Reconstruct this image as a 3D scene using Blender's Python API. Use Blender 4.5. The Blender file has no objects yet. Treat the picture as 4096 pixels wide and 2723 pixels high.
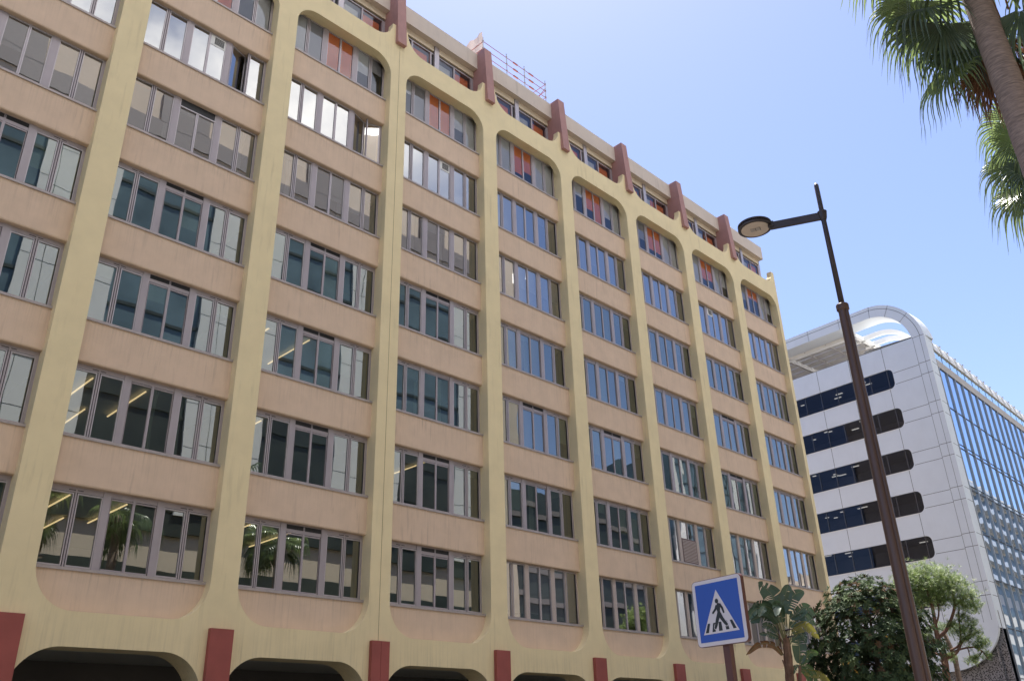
import bpy, bmesh, math, random
from mathutils import Vector, Matrix, noise
R = math.radians
sc = bpy.context.scene
col = sc.collection
rng = random.Random(7)

# ------------------------------------------------------------------ camera
cam_d = bpy.data.cameras.new('camera')
cam = bpy.data.objects.new('camera', cam_d); col.objects.link(cam)
cam_d.sensor_width = 36.0
cam_d.lens = 864.15 / 1024 * 36.0
cam_d.clip_end = 3000
rx = Vector((0.70741435, -0.70625703, -0.02767583))
dn = Vector((0.28620188, 0.32203412, -0.90243144))
fw = Vector((0.64626111, 0.63047208, 0.42994365))
m = Matrix((rx, -dn, -fw)).transposed().to_4x4()
m.translation = Vector((-5.9269, -22.7452, 1.4284))
cam.matrix_world = m
sc.camera = cam

# ------------------------------------------------------------------ light
SUN_AZ, SUN_EL = 47.0, 71.0          # azimuth measured from +X towards +Y
w = bpy.data.worlds.new('World'); sc.world = w; w.use_nodes = True
nt = w.node_tree; nt.nodes.clear()
sky = nt.nodes.new('ShaderNodeTexSky'); sky.sky_type = 'NISHITA'; sky.sun_disc = False
sky.sun_elevation = R(SUN_EL); sky.sun_rotation = R(90 - SUN_AZ)
sky.air_density = 1.0; sky.dust_density = .75; sky.ozone_density = 3.0; sky.altitude = 20
tc = nt.nodes.new('ShaderNodeTexCoord')
mp = nt.nodes.new('ShaderNodeMapping'); mp.inputs['Scale'].default_value = (1.6, 1.6, 3.0)
nz = nt.nodes.new('ShaderNodeTexNoise'); nz.inputs['Scale'].default_value = 2.2; nz.inputs['Detail'].default_value = 7; nz.inputs['Roughness'].default_value = .58
cr = nt.nodes.new('ShaderNodeMapRange'); cr.inputs[1].default_value = .30; cr.inputs[2].default_value = .62
sp = nt.nodes.new('ShaderNodeSeparateXYZ')
mk = nt.nodes.new('ShaderNodeMapRange'); mk.inputs[1].default_value = -.68; mk.inputs[2].default_value = -.86   # clouds stand only in the half of the sky behind the street (-Y)
ml = nt.nodes.new('ShaderNodeMath'); ml.operation = 'MULTIPLY'
ml2 = nt.nodes.new('ShaderNodeMath'); ml2.operation = 'MULTIPLY'; ml2.inputs[1].default_value = 1.0
mx = nt.nodes.new('ShaderNodeMix'); mx.data_type = 'RGBA'; mx.inputs['B'].default_value = (13.5, 12.9, 12.2, 1)
bg = nt.nodes.new('ShaderNodeBackground'); bg.inputs['Strength'].default_value = .093
ou = nt.nodes.new('ShaderNodeOutputWorld')
L = nt.links.new
L(tc.outputs['Generated'], mp.inputs[0]); L(mp.outputs[0], nz.inputs['Vector']); L(nz.outputs['Fac'], cr.inputs[0])
fl = nt.nodes.new('ShaderNodeVectorMath'); fl.operation = 'MULTIPLY'; fl.inputs[1].default_value = (1, 1, .02)
nm = nt.nodes.new('ShaderNodeVectorMath'); nm.operation = 'NORMALIZE'
L(tc.outputs['Generated'], fl.inputs[0]); L(fl.outputs[0], nm.inputs[0]); L(nm.outputs[0], sp.inputs[0]); L(sp.outputs['Y'], mk.inputs[0])
L(cr.outputs[0], ml.inputs[0]); L(mk.outputs[0], ml.inputs[1]); L(ml.outputs[0], ml2.inputs[0])
L(ml2.outputs[0], mx.inputs['Factor']); tn = nt.nodes.new('ShaderNodeMix'); tn.data_type = 'RGBA'; tn.blend_type = 'MULTIPLY'; tn.inputs['Factor'].default_value = 1; tn.inputs['B'].default_value = (1.0, .925, 1.0, 1)
L(sky.outputs[0], tn.inputs['A']); L(tn.outputs['Result'], mx.inputs['A']); L(mx.outputs['Result'], bg.inputs['Color']); L(bg.outputs[0], ou.inputs[0])

sd = bpy.data.lights.new('sun', 'SUN'); sd.energy = 5.0; sd.angle = R(.53); sd.color = (1, .95, .87)
sun = bpy.data.objects.new('sun', sd); col.objects.link(sun)
sv = Vector((math.cos(R(SUN_EL)) * math.cos(R(SUN_AZ)), math.cos(R(SUN_EL)) * math.sin(R(SUN_AZ)), math.sin(R(SUN_EL))))
sun.rotation_euler = sv.to_track_quat('Z', 'Y').to_euler()
sun.location = (0, 0, 80)

sc.view_settings.view_transform = 'Standard'; sc.view_settings.look = 'None'
sc.view_settings.exposure = 1.36; sc.view_settings.gamma = 1
sc.cycles.use_denoising = True
sc.cycles.max_bounces = 8; sc.cycles.diffuse_bounces = 4; sc.cycles.glossy_bounces = 4
sc.cycles.transparent_max_bounces = 12; sc.cycles.transmission_bounces = 4
sc.cycles.caustics_reflective = False; sc.cycles.caustics_refractive = False
sc.cycles.sample_clamp_indirect = 4

# ------------------------------------------------------------------ materials
MATS = {}
def mat(name, color, rough=.7, metal=0.0, spec=.5, var=0.0, vscale=3.0, stretch=1.0, streak=0.0, streak_col=None, bump=0.0, bscale=60.0, transl=0.0, emit=None, spots=0.0, zdirt=None):
    """principled material with noise mottling, fine bump and vertical dirt streaks, all in object space metres"""
    mt = bpy.data.materials.new(name); mt.use_nodes = True; MATS[name] = mt
    t = mt.node_tree; n = t.nodes; l = t.links.new
    b = n['Principled BSDF']; b.inputs['Roughness'].default_value = rough; b.inputs['Metallic'].default_value = metal
    b.inputs['Specular IOR Level'].default_value = spec
    c = (*color, 1)
    b.inputs['Base Color'].default_value = c
    geo = n.new('ShaderNodeNewGeometry'); src = geo.outputs['Position']
    cur = None
    def mapping(s):
        q = n.new('ShaderNodeMapping'); q.inputs['Scale'].default_value = s; l(src, q.inputs[0]); return q.outputs[0]
    if var > 0:
        t1 = n.new('ShaderNodeTexNoise'); t1.inputs['Scale'].default_value = vscale; t1.inputs['Detail'].default_value = 6; t1.inputs['Roughness'].default_value = .6
        l(mapping((1, 1, stretch)), t1.inputs['Vector'])
        r = n.new('ShaderNodeMapRange'); r.inputs[1].default_value = .3; r.inputs[2].default_value = .7; r.inputs[3].default_value = 1 - var; r.inputs[4].default_value = 1 + var
        l(t1.outputs['Fac'], r.inputs[0])
        hs = n.new('ShaderNodeHueSaturation'); hs.inputs['Color'].default_value = c; l(r.outputs[0], hs.inputs['Value'])
        cur = hs.outputs[0]
    if streak > 0:
        t2 = n.new('ShaderNodeTexNoise'); t2.inputs['Scale'].default_value = 1.0; t2.inputs['Detail'].default_value = 3; t2.inputs['Roughness'].default_value = .6
        l(mapping((7, 7, .55)), t2.inputs['Vector'])
        t3 = n.new('ShaderNodeTexNoise'); t3.inputs['Scale'].default_value = .45; t3.inputs['Detail'].default_value = 2
        l(mapping((1, 1, 1)), t3.inputs['Vector'])
        a = n.new('ShaderNodeMapRange'); a.inputs[1].default_value = .55; a.inputs[2].default_value = .78; l(t2.outputs['Fac'], a.inputs[0])
        d = n.new('ShaderNodeMapRange'); d.inputs[1].default_value = .42; d.inputs[2].default_value = .62; l(t3.outputs['Fac'], d.inputs[0])
        mm = n.new('ShaderNodeMath'); mm.operation = 'MULTIPLY'; l(a.outputs[0], mm.inputs[0]); l(d.outputs[0], mm.inputs[1])
        m3 = n.new('ShaderNodeMath'); m3.operation = 'MULTIPLY'; m3.inputs[1].default_value = streak; l(mm.outputs[0], m3.inputs[0])
        k = n.new('ShaderNodeMix'); k.data_type = 'RGBA'; k.inputs['B'].default_value = (*(streak_col or [x * .45 for x in color]), 1)
        k.inputs['A'].default_value = c
        if cur: l(cur, k.inputs['A'])
        l(m3.outputs[0], k.inputs['Factor']); cur = k.outputs['Result']
    if zdirt:
        sx = n.new('ShaderNodeSeparateXYZ'); l(src, sx.inputs[0])
        if zdirt == 'sill':
            a1 = n.new('ShaderNodeMath'); a1.operation = 'SUBTRACT'; a1.inputs[0].default_value = 28.87; l(sx.outputs['Z'], a1.inputs[1])
            a2 = n.new('ShaderNodeMath'); a2.operation = 'MODULO'; a2.inputs[1].default_value = 3.3; l(a1.outputs[0], a2.inputs[0])
            zr = n.new('ShaderNodeMapRange'); zr.inputs[1].default_value = 0; zr.inputs[2].default_value = 1.0; zr.inputs[3].default_value = 1; zr.inputs[4].default_value = .15; l(a2.outputs[0], zr.inputs[0])
        else:
            zr = n.new('ShaderNodeMapRange'); zr.inputs[1].default_value = 5.2; zr.inputs[2].default_value = 3.9; l(sx.outputs['Z'], zr.inputs[0])
        t6 = n.new('ShaderNodeTexNoise'); t6.inputs['Scale'].default_value = 1; t6.inputs['Detail'].default_value = 4; t6.inputs['Roughness'].default_value = .7; l(mapping((17, 17, .35)), t6.inputs['Vector'])
        a3 = n.new('ShaderNodeMapRange'); a3.inputs[1].default_value = .48; a3.inputs[2].default_value = .72; a3.inputs[4].default_value = .34; l(t6.outputs['Fac'], a3.inputs[0])
        a4 = n.new('ShaderNodeMath'); a4.operation = 'MULTIPLY'; l(a3.outputs[0], a4.inputs[0]); l(zr.outputs[0], a4.inputs[1])
        k = n.new('ShaderNodeMix'); k.data_type = 'RGBA'; k.inputs['B'].default_value = (*[x * .5 for x in color], 1); k.inputs['A'].default_value = c
        if cur: l(cur, k.inputs['A'])
        l(a4.outputs[0], k.inputs['Factor']); cur = k.outputs['Result']
    if spots > 0:
        t4 = n.new('ShaderNodeTexNoise'); t4.inputs['Scale'].default_value = 5.5; t4.inputs['Detail'].default_value = 8; t4.inputs['Roughness'].default_value = .75
        l(src, t4.inputs['Vector'])
        a = n.new('ShaderNodeMapRange'); a.inputs[1].default_value = .70; a.inputs[2].default_value = .76; a.inputs[4].default_value = spots; l(t4.outputs['Fac'], a.inputs[0])
        k = n.new('ShaderNodeMix'); k.data_type = 'RGBA'; k.inputs['B'].default_value = (*[x * .35 for x in color], 1); k.inputs['A'].default_value = c
        if cur: l(cur, k.inputs['A'])
        l(a.outputs[0], k.inputs['Factor']); cur = k.outputs['Result']
    if cur: l(cur, b.inputs['Base Color'])
    if bump > 0:
        t5 = n.new('ShaderNodeTexNoise'); t5.inputs['Scale'].default_value = bscale; t5.inputs['Detail'].default_value = 3; l(src, t5.inputs['Vector'])
        bp = n.new('ShaderNodeBump'); bp.inputs['Strength'].default_value = bump; bp.inputs['Distance'].default_value = .01
        l(t5.outputs['Fac'], bp.inputs['Height']); l(bp.outputs[0], b.inputs['Normal'])
    if transl > 0:
        tr = n.new('ShaderNodeBsdfTranslucent'); tr.inputs['Color'].default_value = (*[min(1, x * 1.3) for x in color], 1)
        ms = n.new('ShaderNodeMixShader'); ms.inputs[0].default_value = transl
        l(b.outputs[0], ms.inputs[1]); l(tr.outputs[0], ms.inputs[2]); l(ms.outputs[0], n['Material Output'].inputs[0])
    if emit:
        b.inputs['Emission Color'].default_value = (*emit[0], 1); b.inputs['Emission Strength'].default_value = emit[1]
    return mt

def glass(name, tint, refl, rcol=(1, 1, 1), wav=.006, wscale=.9, fres=1.0):
    mt = bpy.data.materials.new(name); mt.use_nodes = True; MATS[name] = mt
    t = mt.node_tree; n = t.nodes; l = t.links.new
    n.remove(n['Principled BSDF'])
    geo = n.new('ShaderNodeNewGeometry')
    mpn = n.new('ShaderNodeMapping'); mpn.inputs['Scale'].default_value = (1.3, 1.3, .5); l(geo.outputs['Position'], mpn.inputs[0])
    no = n.new('ShaderNodeTexNoise'); no.inputs['Scale'].default_value = wscale; no.inputs['Detail'].default_value = 1.5; l(mpn.outputs[0], no.inputs['Vector'])
    bp = n.new('ShaderNodeBump'); bp.inputs['Strength'].default_value = 1; bp.inputs['Distance'].default_value = wav; l(no.outputs['Fac'], bp.inputs['Height'])
    g = n.new('ShaderNodeBsdfGlossy'); g.inputs['Roughness'].default_value = 0.0; g.inputs['Color'].default_value = (*rcol, 1); l(bp.outputs[0], g.inputs['Normal'])
    tr = n.new('ShaderNodeBsdfTransparent'); tr.inputs['Color'].default_value = (*tint, 1)
    fr = n.new('ShaderNodeFresnel'); fr.inputs['IOR'].default_value = 1.5
    ad = n.new('ShaderNodeMath'); ad.operation = 'MULTIPLY_ADD'; ad.inputs[1].default_value = fres; ad.inputs[2].default_value = refl; ad.use_clamp = True; l(fr.outputs[0], ad.inputs[0])
    ms = n.new('ShaderNodeMixShader'); l(ad.outputs[0], ms.inputs[0]); l(tr.outputs[0], ms.inputs[1]); l(g.outputs[0], ms.inputs[2])
    l(ms.outputs[0], n['Material Output'].inputs[0])
    return mt

YELLOW = mat('yellow_render', (.84, .705, .43), .85, var=.05, vscale=1.2, streak=.32, streak_col=(.38, .30, .17), bump=.25, bscale=90, spots=.25, zdirt='drip')
PEACH = mat('peach_render', (.72, .545, .405), .85, var=.06, vscale=1.6, streak=.6, streak_col=(.36, .26, .20), bump=.3, bscale=80, spots=.5, zdirt='sill')
RUST = mat('rust_red_paint', (.34, .082, .066), .6, var=.12, vscale=1.5, bump=.1)
FIN = mat('dusty_red_paint', (.42, .225, .20), .7, var=.08, vscale=2, streak=.4, bump=.2)
CORN = mat('cornice_render', (.64, .55, .47), .85, var=.05, vscale=1.5, streak=.35, bump=.2)
CREAM = mat('cream_panel', (.72, .6, .44), .6, var=.03)
ALU = mat('aged_aluminium', (.40, .355, .375), .45, metal=.25, var=.08, vscale=2.5, stretch=.4)
ALU2 = mat('silver_aluminium', (.50, .46, .48), .38, metal=.4, var=.05, vscale=4)
SILL = mat('grey_metal_sill', (.42, .37, .36), .5, metal=.3, var=.1, vscale=6)
DARK = mat('dark_rubber', (.02, .02, .022), .6)
GRILLE = mat('grille_metal', (.018, .018, .02), .5)
BEIGEALU = mat('beige_frame', (.50, .42, .38), .5, var=.05)
GLS_N = glass('green_tinted_glass', (.44, .54, .48), .25, (.84, .89, .86), .0020)
GLS_O = glass('reflective_glass', (.58, .60, .62), .33, (.92, .94, .95), .0022)
GLS_C = glass('clear_glass', (1, 1, 1), .045, (.85, .9, 1.0), .002)
CEIL = mat('office_ceiling', (.58, .58, .53), .9)
INNER = mat('office_wall', (.48, .48, .43), .9, var=.1, vscale=.6)
BL_W = mat('white_blind', (.70, .70, .68), .8, var=.03, vscale=8)
BL_G = mat('grey_blind', (.36, .35, .36), .8)
BL_B = mat('beige_blind', (.66, .60, .50), .8)
BL_O = mat('orange_blind', (1.0, .24, .06), .8, var=.04, vscale=2)
CURT = mat('white_net_curtain', (.78, .77, .73), .8, transl=.3)
TUBE = mat('lit_tube', (1, .85, .5), .5, emit=((1, .62, .34), .8))
PANEL_LIT = mat('lit_panel', (1, 1, 1), .5, emit=((1, .95, .9), 1.3))
WHITE = mat('white_stone_panel', (.68, .73, .78), .55, var=.03, vscale=.8, streak=.15, streak_col=(.5, .5, .52), bump=.05)
WHITE2 = mat('white_painted_metal', (.80, .80, .78), .45, var=.03)
JOINT = mat('dark_joint', (.05, .055, .06), .8)
DKGLS = glass('ribbon_glass', (.50, .54, .62), .025, (.60, .66, .80), .002, .9, .04)
BLGLS = glass('blue_curtain_glass', (.10, .16, .26), .78, (.62, .75, .90), .003, .5)
MULL = mat('curtain_mullion', (.42, .45, .47), .35, metal=.5)
CONC = mat('pale_concrete', (.45, .43, .42), .8, var=.06, vscale=1)
SLAT = mat('grey_roof_slats', (.36, .34, .32), .7, var=.12, vscale=1.5)
RAILGL = glass('aqua_rail_glass', (.62, .82, .86), .12, (.9, 1, 1), .004)
POLE = mat('brown_pole_paint', (.105, .062, .05), .38, metal=.2, var=.15, vscale=1.2, stretch=.5, spots=.3)
POLE2 = mat('dark_upper_pole', (.055, .045, .05), .42, metal=.3, var=.1, vscale=3)
LENS = mat('lamp_lens', (.62, .50, .42), .35, var=.05, vscale=10)
LED = mat('lamp_led_board', (.42, .36, .33), .4)

# ------------------------------------------------------------------ helpers
def tag(o, label=None, cat=None, group=None, kind=None):
    if label: o['label'] = label
    if cat: o['category'] = cat
    if group: o['group'] = group
    if kind: o['kind'] = kind
    return o
def empty(name, loc, label=None, cat=None, group=None):
    o = bpy.data.objects.new(name, None); col.objects.link(o); o.location = loc; o.empty_display_size = .3
    return tag(o, label, cat, group)
def root_of(p):
    while p.parent: p = p.parent
    return p
class MB:
    """collects faces in world coordinates and links them as one mesh object"""
    def __init__(s): s.v = []; s.f = []; s.mi = []; s.cur = 0
    def add(s, vs, fs):
        b = len(s.v); s.v += [tuple(q) for q in vs]
        for f in fs: s.f.append([b + i for i in f]); s.mi.append(s.cur)
    def quad(s, a, b, c, d): s.add([a, b, c, d], [(0, 1, 2, 3)])
    def box(s, x0, x1, y0, y1, z0, z1, xf=None):
        v = [(x, y, z) for z in (z0, z1) for y in (y0, y1) for x in (x0, x1)]
        if xf: v = [xf(*q) for q in v]
        s.add(v, [(0, 2, 3, 1), (4, 5, 7, 6), (0, 1, 5, 4), (2, 6, 7, 3), (0, 4, 6, 2), (1, 3, 7, 5)])
    def bar(s, p0, p1, wd, th=None, up=Vector((0, 0, 1))):
        p0 = Vector(p0); p1 = Vector(p1); th = th or wd; d = (p1 - p0).normalized()
        a = d.cross(up); a = a.normalized() if a.length > 1e-5 else Vector((1, 0, 0)); b = a.cross(d)
        v = [p + a * sx * wd / 2 + b * sy * th / 2 for p in (p0, p1) for sx, sy in ((-1, -1), (1, -1), (1, 1), (-1, 1))]
        s.add(v, [(3, 2, 1, 0), (4, 5, 6, 7), (0, 1, 5, 4), (1, 2, 6, 5), (2, 3, 7, 6), (3, 0, 4, 7)])
    def tube(s, pts, rad, n=8, cap=True):
        pts = [Vector(p) for p in pts]
        if not hasattr(rad, '__len__'): rad = [rad] * len(pts)
        rings = []; prev = None
        for i, p in enumerate(pts):
            d = (pts[min(i + 1, len(pts) - 1)] - pts[max(i - 1, 0)]).normalized()
            if prev is None:
                a = d.orthogonal().normalized()
            else:
                a = (prev - d * prev.dot(d)); a = a.normalized() if a.length > 1e-6 else d.orthogonal().normalized()
            prev = a; b = d.cross(a)
            rings.append([p + (a * math.cos(2 * math.pi * k / n) + b * math.sin(2 * math.pi * k / n)) * rad[i] for k in range(n)])
        v = [q for r_ in rings for q in r_]; f = []
        for i in range(len(pts) - 1):
            for k in range(n): f.append((i * n + k, i * n + (k + 1) % n, (i + 1) * n + (k + 1) % n, (i + 1) * n + k))
        if cap: f.append(tuple(reversed(range(n)))); f.append(tuple((len(pts) - 1) * n + k for k in range(n)))
        s.add(v, f)
    def lathe(s, c, prof, n=32):
        v = [(c[0] + r_ * math.cos(2 * math.pi * k / n), c[1] + r_ * math.sin(2 * math.pi * k / n), c[2] + z) for r_, z in prof for k in range(n)]
        f = []
        for i in range(len(prof) - 1):
            for k in range(n): f.append((i * n + k, i * n + (k + 1) % n, (i + 1) * n + (k + 1) % n, (i + 1) * n + k))
        f.append(tuple(reversed(range(n)))); f.append(tuple((len(prof) - 1) * n + k for k in range(n)))
        s.add(v, f)
    def build(s, name, mats, parent=None, smooth=False, label=None):
        me = bpy.data.meshes.new(name)
        o = (root_of(parent).location.copy() if parent else Vector((0, 0, 0)))
        me.from_pydata([(x - o.x, y - o.y, z - o.z) for x, y, z in s.v], [], s.f)
        for mm in (mats if isinstance(mats, (list, tuple)) else [mats]): me.materials.append(mm)
        me.polygons.foreach_set('material_index', s.mi)
        if smooth: me.polygons.foreach_set('use_smooth', [True] * len(s.f))
        me.update()
        ob = bpy.data.objects.new(name, me); col.objects.link(ob)
        if parent: ob.parent = parent
        if label: ob['label'] = label
        return ob
def slab(name, loops, dep, toworld, m_, parent=None, label=None):
    """flat outline with holes, dep=(d0,d1) thick; toworld(u, v, d) gives the world point. Loops use the curve filler."""
    cu = bpy.data.curves.new('tmp', 'CURVE'); cu.dimensions = '2D'; cu.fill_mode = 'BOTH'; cu.extrude = .5
    for lp in loops:
        sp_ = cu.splines.new('POLY'); sp_.points.add(len(lp) - 1)
        for i, (u, v) in enumerate(lp): sp_.points[i].co = (u, v, 0, 1)
        sp_.use_cyclic_u = True
    ob = bpy.data.objects.new('tmp', cu); col.objects.link(ob)
    dg = bpy.context.evaluated_depsgraph_get(); dg.update()
    me = bpy.data.meshes.new_from_object(ob.evaluated_get(dg))
    bpy.data.objects.remove(ob); bpy.data.curves.remove(cu)
    o = (root_of(parent).location.copy() if parent else Vector((0, 0, 0)))
    for v in me.vertices:
        v.co = Vector(toworld(v.co.x, v.co.y, dep[0] if v.co.z > 0 else dep[1])) - o
    me.name = name; me.materials.clear(); me.materials.append(m_)
    bm = bmesh.new(); bm.from_mesh(me); bmesh.ops.remove_doubles(bm, verts=bm.verts, dist=1e-5); bmesh.ops.recalc_face_normals(bm, faces=bm.faces); bm.to_mesh(me); bm.free()
    me.polygons.foreach_set('use_smooth', [False] * len(me.polygons))
    n = bpy.data.objects.new(name, me); col.objects.link(n)
    if parent: n.parent = parent
    if label: n['label'] = label
    return n
def arc(cx, cz, a, b, t0, t1, n=14):
    return [(cx + a * math.cos(R(t0 + (t1 - t0) * i / n)), cz + b * math.sin(R(t0 + (t1 - t0) * i / n))) for i in range(n + 1)]

# ------------------------------------------------------------------ ground
def sheet(name, x0, x1, y0, y1, z, m_):
    b = MB(); b.box(x0, x1, y0, y1, z - .3, z); return tag(b.build(name, m_), kind='structure')
GRD = mat('far_ground', (.10, .095, .085), .9, var=.1, vscale=.05)
ASPH = mat('asphalt', (.055, .055, .058), .85, var=.15, vscale=1.5, bump=.3, bscale=120)
PAVE = mat('paving_slabs', (.12, .115, .10), .8, var=.08, vscale=1.3, bump=.15)
KERB = mat('kerb_stone', (.40, .39, .37), .8, var=.08)
MARK = mat('road_paint', (.75, .75, .73), .6, var=.05)
b = MB(); b.quad((-900, -900, -.16), (900, -900, -.16), (900, 900, -.16), (-900, 900, -.16)); tag(b.build('ground', GRD), kind='structure')
sheet('road', -120, 300, -16, -9.5, -.12, ASPH)
sheet('pavement', -120, 300, -9.35, 3, 0, PAVE)
sheet('pavement', -120, 300, -33.9, -16.15, 0, PAVE)
b = MB(); b.box(-120, 300, -9.5, -9.35, -.4, .01); b.box(-120, 300, -16.15, -16, -.4, .01); tag(b.build('kerb', KERB), kind='structure')
b = MB()
for i in range(40): b.quad((-60 + 6 * i, -12.81, -.116), (-57 + 6 * i, -12.81, -.116), (-57 + 6 * i, -12.69, -.116), (-60 + 6 * i, -12.69, -.116))
tag(b.build('road_marking', MARK), kind='structure')

# ------------------------------------------------------------------ yellow building
S = 5.2112; Z0 = 28.8616; F = 3.3; BW = 4.411
B0, B1 = -1, 8                                   # bays
def sz(r): return Z0 - F * r
office = empty('office_building', (17, 0, 0), 'yellow and peach office block with rounded facade frame and red columns', 'building')
XL = (B0 - 1) * S; XR = 8 * S + .34
# facade frame, upper slab (two butted extrusions: frame above the arcade beam, arcade wall below)
top = []
top += [(XR, 4.66), (XR, 29.57), (8 * S, 29.57)]
for bb in range(B1, B0 - 1, -1):
    xr = bb * S; xl = xr - BW
    top += [(xr, 29.57)] if bb != B1 else []
    top += arc(xr - .92, 29.55, .92, .93, 0, -90, 12)[1:]
    top += arc(xl + .92, 29.55, .92, .93, -90, -180, 12)
    top += [(xl, 29.57)]
top += [((B0 - 1) * S, 29.57), ((B0 - 1) * S, 4.66)]
holes = []
for bb in range(B0, B1 + 1):
    xr = bb * S; xl = xr - BW
    holes.append(arc(xl + 1.0, 5.82, 1.0, 1.06, 180, 270) + arc(xr - 1.0, 5.82, 1.0, 1.06, 270, 360) + arc(xr - .85, 26.72, .85, .85, 0, 90) + arc(xl + .85, 26.72, .85, .85, 90, 180))
XZ = lambda u, v, d: (u, d, v)
slab('facade_frame', [top] + holes, (-.31, 0.0), XZ, YELLOW, office, 'continuous pale yellow frame of columns with rounded openings')
low = [(XR, 4.66), ((B0 - 1) * S, 4.66), ((B0 - 1) * S, 0)]
for bb in range(B0, B1 + 1):
    xr = bb * S + .07; xl = bb * S - 4.576
    low += [(xl, 0), (xl, 2.86)] + arc(xl + 1.1, 2.86, 1.1, 1.1, 180, 90)[1:] + arc(xr - 1.1, 2.86, 1.1, 1.1, 90, 0) + [(xr, 0)]
low += [(XR, 0)]
slab('arcade_wall', [low], (-.31, .55), XZ, YELLOW, office)
b = MB()
for bb in range(B0 - 1, B1 + 1):
    x1 = bb * S + (.80 if bb < 8 else .34)
    b.box(bb * S, x1, .0, .32, 4.66, 27.9)
    b.box(bb * S, x1, .32, .5, 4.66, 27.9)
b.build('column_core', YELLOW, office)
b = MB()
for bb in range(B0, B1 + 1): b.box(bb * S - BW, bb * S, 0.0, .5, 27.60, 27.9)
b.box((B0 - 1) * S, XR, 0, .7, 27.9, 28.1)
b.build('parapet_beam', YELLOW, office)
# spandrels and sills
for bb in range(B0, B1 + 1):
    xr = bb * S; xl = xr - BW
    for r_ in range(1, 8):
        z1 = sz(r_); z0 = z1 - 1.23
        if r_ == 7: z0 = 4.66
        b = MB()
        # rounded lower nose
        prof = [(0.0, z1), (0.0, z0 + .05), (.012, z0 + .015), (.045, z0)] if r_ < 7 else [(0.0, z1), (0.0, z0)]
        prof += [(.5, z0), (.5, z1)]
        n_ = len(prof)
        v = [(x, p[0], p[1]) for x in (xl, xr) for p in prof]
        b.add(v, [(i, (i + 1) % n_, n_ + (i + 1) % n_, n_ + i) for i in range(n_)] + [tuple(reversed(range(n_))), tuple(range(n_, 2 * n_))])
        b.build('spandrel_panel', PEACH, office)
# columns' red feet and red roof fins
for bb in range(B0 - 1, B1 + 1):
    x = bb * S
    b = MB()
    if bb == 2:
        b.box(x + .085, x + .42, -.45, -.3, 0, 4.60); b.box(x + .43, x + .75, -.45, -.3, 0, 4.60)
    elif bb == 8: b.box(x + .03, x + .30, -.45, -.3, 0, 4.60)
    else: b.box(x + .085, x + .75, -.45, -.3, 0, 4.60)
    b.build('red_column_foot', RUST, office)
    if bb < 8:
        b = MB(); yb, yt = -.497, -.305
        v = []
        for xx in (x + .16, x + .62): v += [(xx, yb, 28.56), (xx, .9, 28.56), (xx, .9, 31.80), (xx, yt, 31.80)]
        b.add(v, [(0, 1, 2, 3), (7, 6, 5, 4), (0, 4, 5, 1), (1, 5, 6, 2), (2, 6, 7, 3), (3, 7, 4, 0)])
        b.build('roof_fin', FIN, office)
b = MB(); b.box(2 * S + .398, 2 * S + .409, -.314, -.309, 4.62, 28.5); b.build('expansion_joint', mat('joint_stain', (.22, .16, .09), .9), office)
# cornice, roller-box band, attic
b = MB()
for bb in range(B0, B1 + 1):
    x0 = (bb - 1) * S + .62; x1 = bb * S + .16 if bb < 8 else 8 * S + .25
    b.box(x0, x1, .19, .95, 30.80, 31.73)
b.build('cornice', CORN, office)
b = MB()
for bb in range(B0, B1 + 1):
    x0 = (bb - 1) * S; a0, a1, a2, a3 = x0 + .62, x0 + 2.93, x0 + 3.2, x0 + 5.37
    if bb == 8: a3 = x0 + 5.30
    b.box(a0, a1 - .02, .47, .60, 30.48, 30.795); b.box(a2 + .01, a3, .47, .60, 30.48, 30.795)
b.build('shutter_box_band', CREAM, office)
for bb in range(B0, B1 + 1):
    x0 = (bb - 1) * S
    fr = MB(); gl = MB(); bl = MB(); bl2 = MB()
    e = x0 + 5.37 if bb < 8 else x0 + 5.30
    fr.box(x0 + 2.94, x0 + 3.2, .44, .60, 28.3, 30.79)                # post
    fr.cur = 1
    fr.box(x0 + 2.72, x0 + 2.80, .50, .60, 28.3, 30.36); fr.box(x0 + 1.63, x0 + 1.73, .50, .60, 28.3, 30.36); fr.box(x0 + .62, x0 + .72, .5, .6, 28.3, 30.36)
    fr.box(x0 + 4.13, x0 + 4.21, .50, .60, 28.3, 30.36); fr.box(x0 + 3.2, x0 + 3.26, .50, .60, 28.3, 30.36); fr.box(e - .16, e, .50, .60, 28.3, 30.36)
    fr.box(x0 + .72, x0 + 2.94, .505, .595, 30.30, 30.36); fr.box(x0 + 3.2, e, .505, .595, 30.30, 30.36)
    fr.cur = 2
    fr.box(x0 + .62, e, .56, .62, 30.36, 30.49); fr.box(x0 + 2.80, x0 + 2.94, .56, .62, 28.3, 30.36)
    if bb == 8: fr.cur = 0; fr.box(e, e + .16, .5, .8, 28.1, 30.79)
    fo = fr.build('attic_window', [ALU2, ALU, DARK], office)
    for x1, x2 in ((.72, 1.63), (1.73, 2.72), (3.26, 4.13), (4.21, 5.21)):
        gl.quad((x0 + x1, .55, 28.3), (x0 + x2, .55, 28.3), (x0 + x2, .55 + rng.uniform(-.006, .006), 30.3), (x0 + x1, .55, 30.3))
    gl.build('pane', GLS_C, fo)
    bl.box(x0 + 1.76, x0 + 2.70, .70, .71, 28.6, 30.2); bl.box(x0 + (4.24 if bb != 6 else 3.9), x0 + 5.20, .70, .71, 28.5, 30.25)
    bl.build('blind', BL_O, fo, label='orange blind')
    bl2.box(x0 + 3.28, x0 + 4.1, .72, .73, 28.5, 30.2); bl2.build('blind', BL_W, fo)

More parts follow.
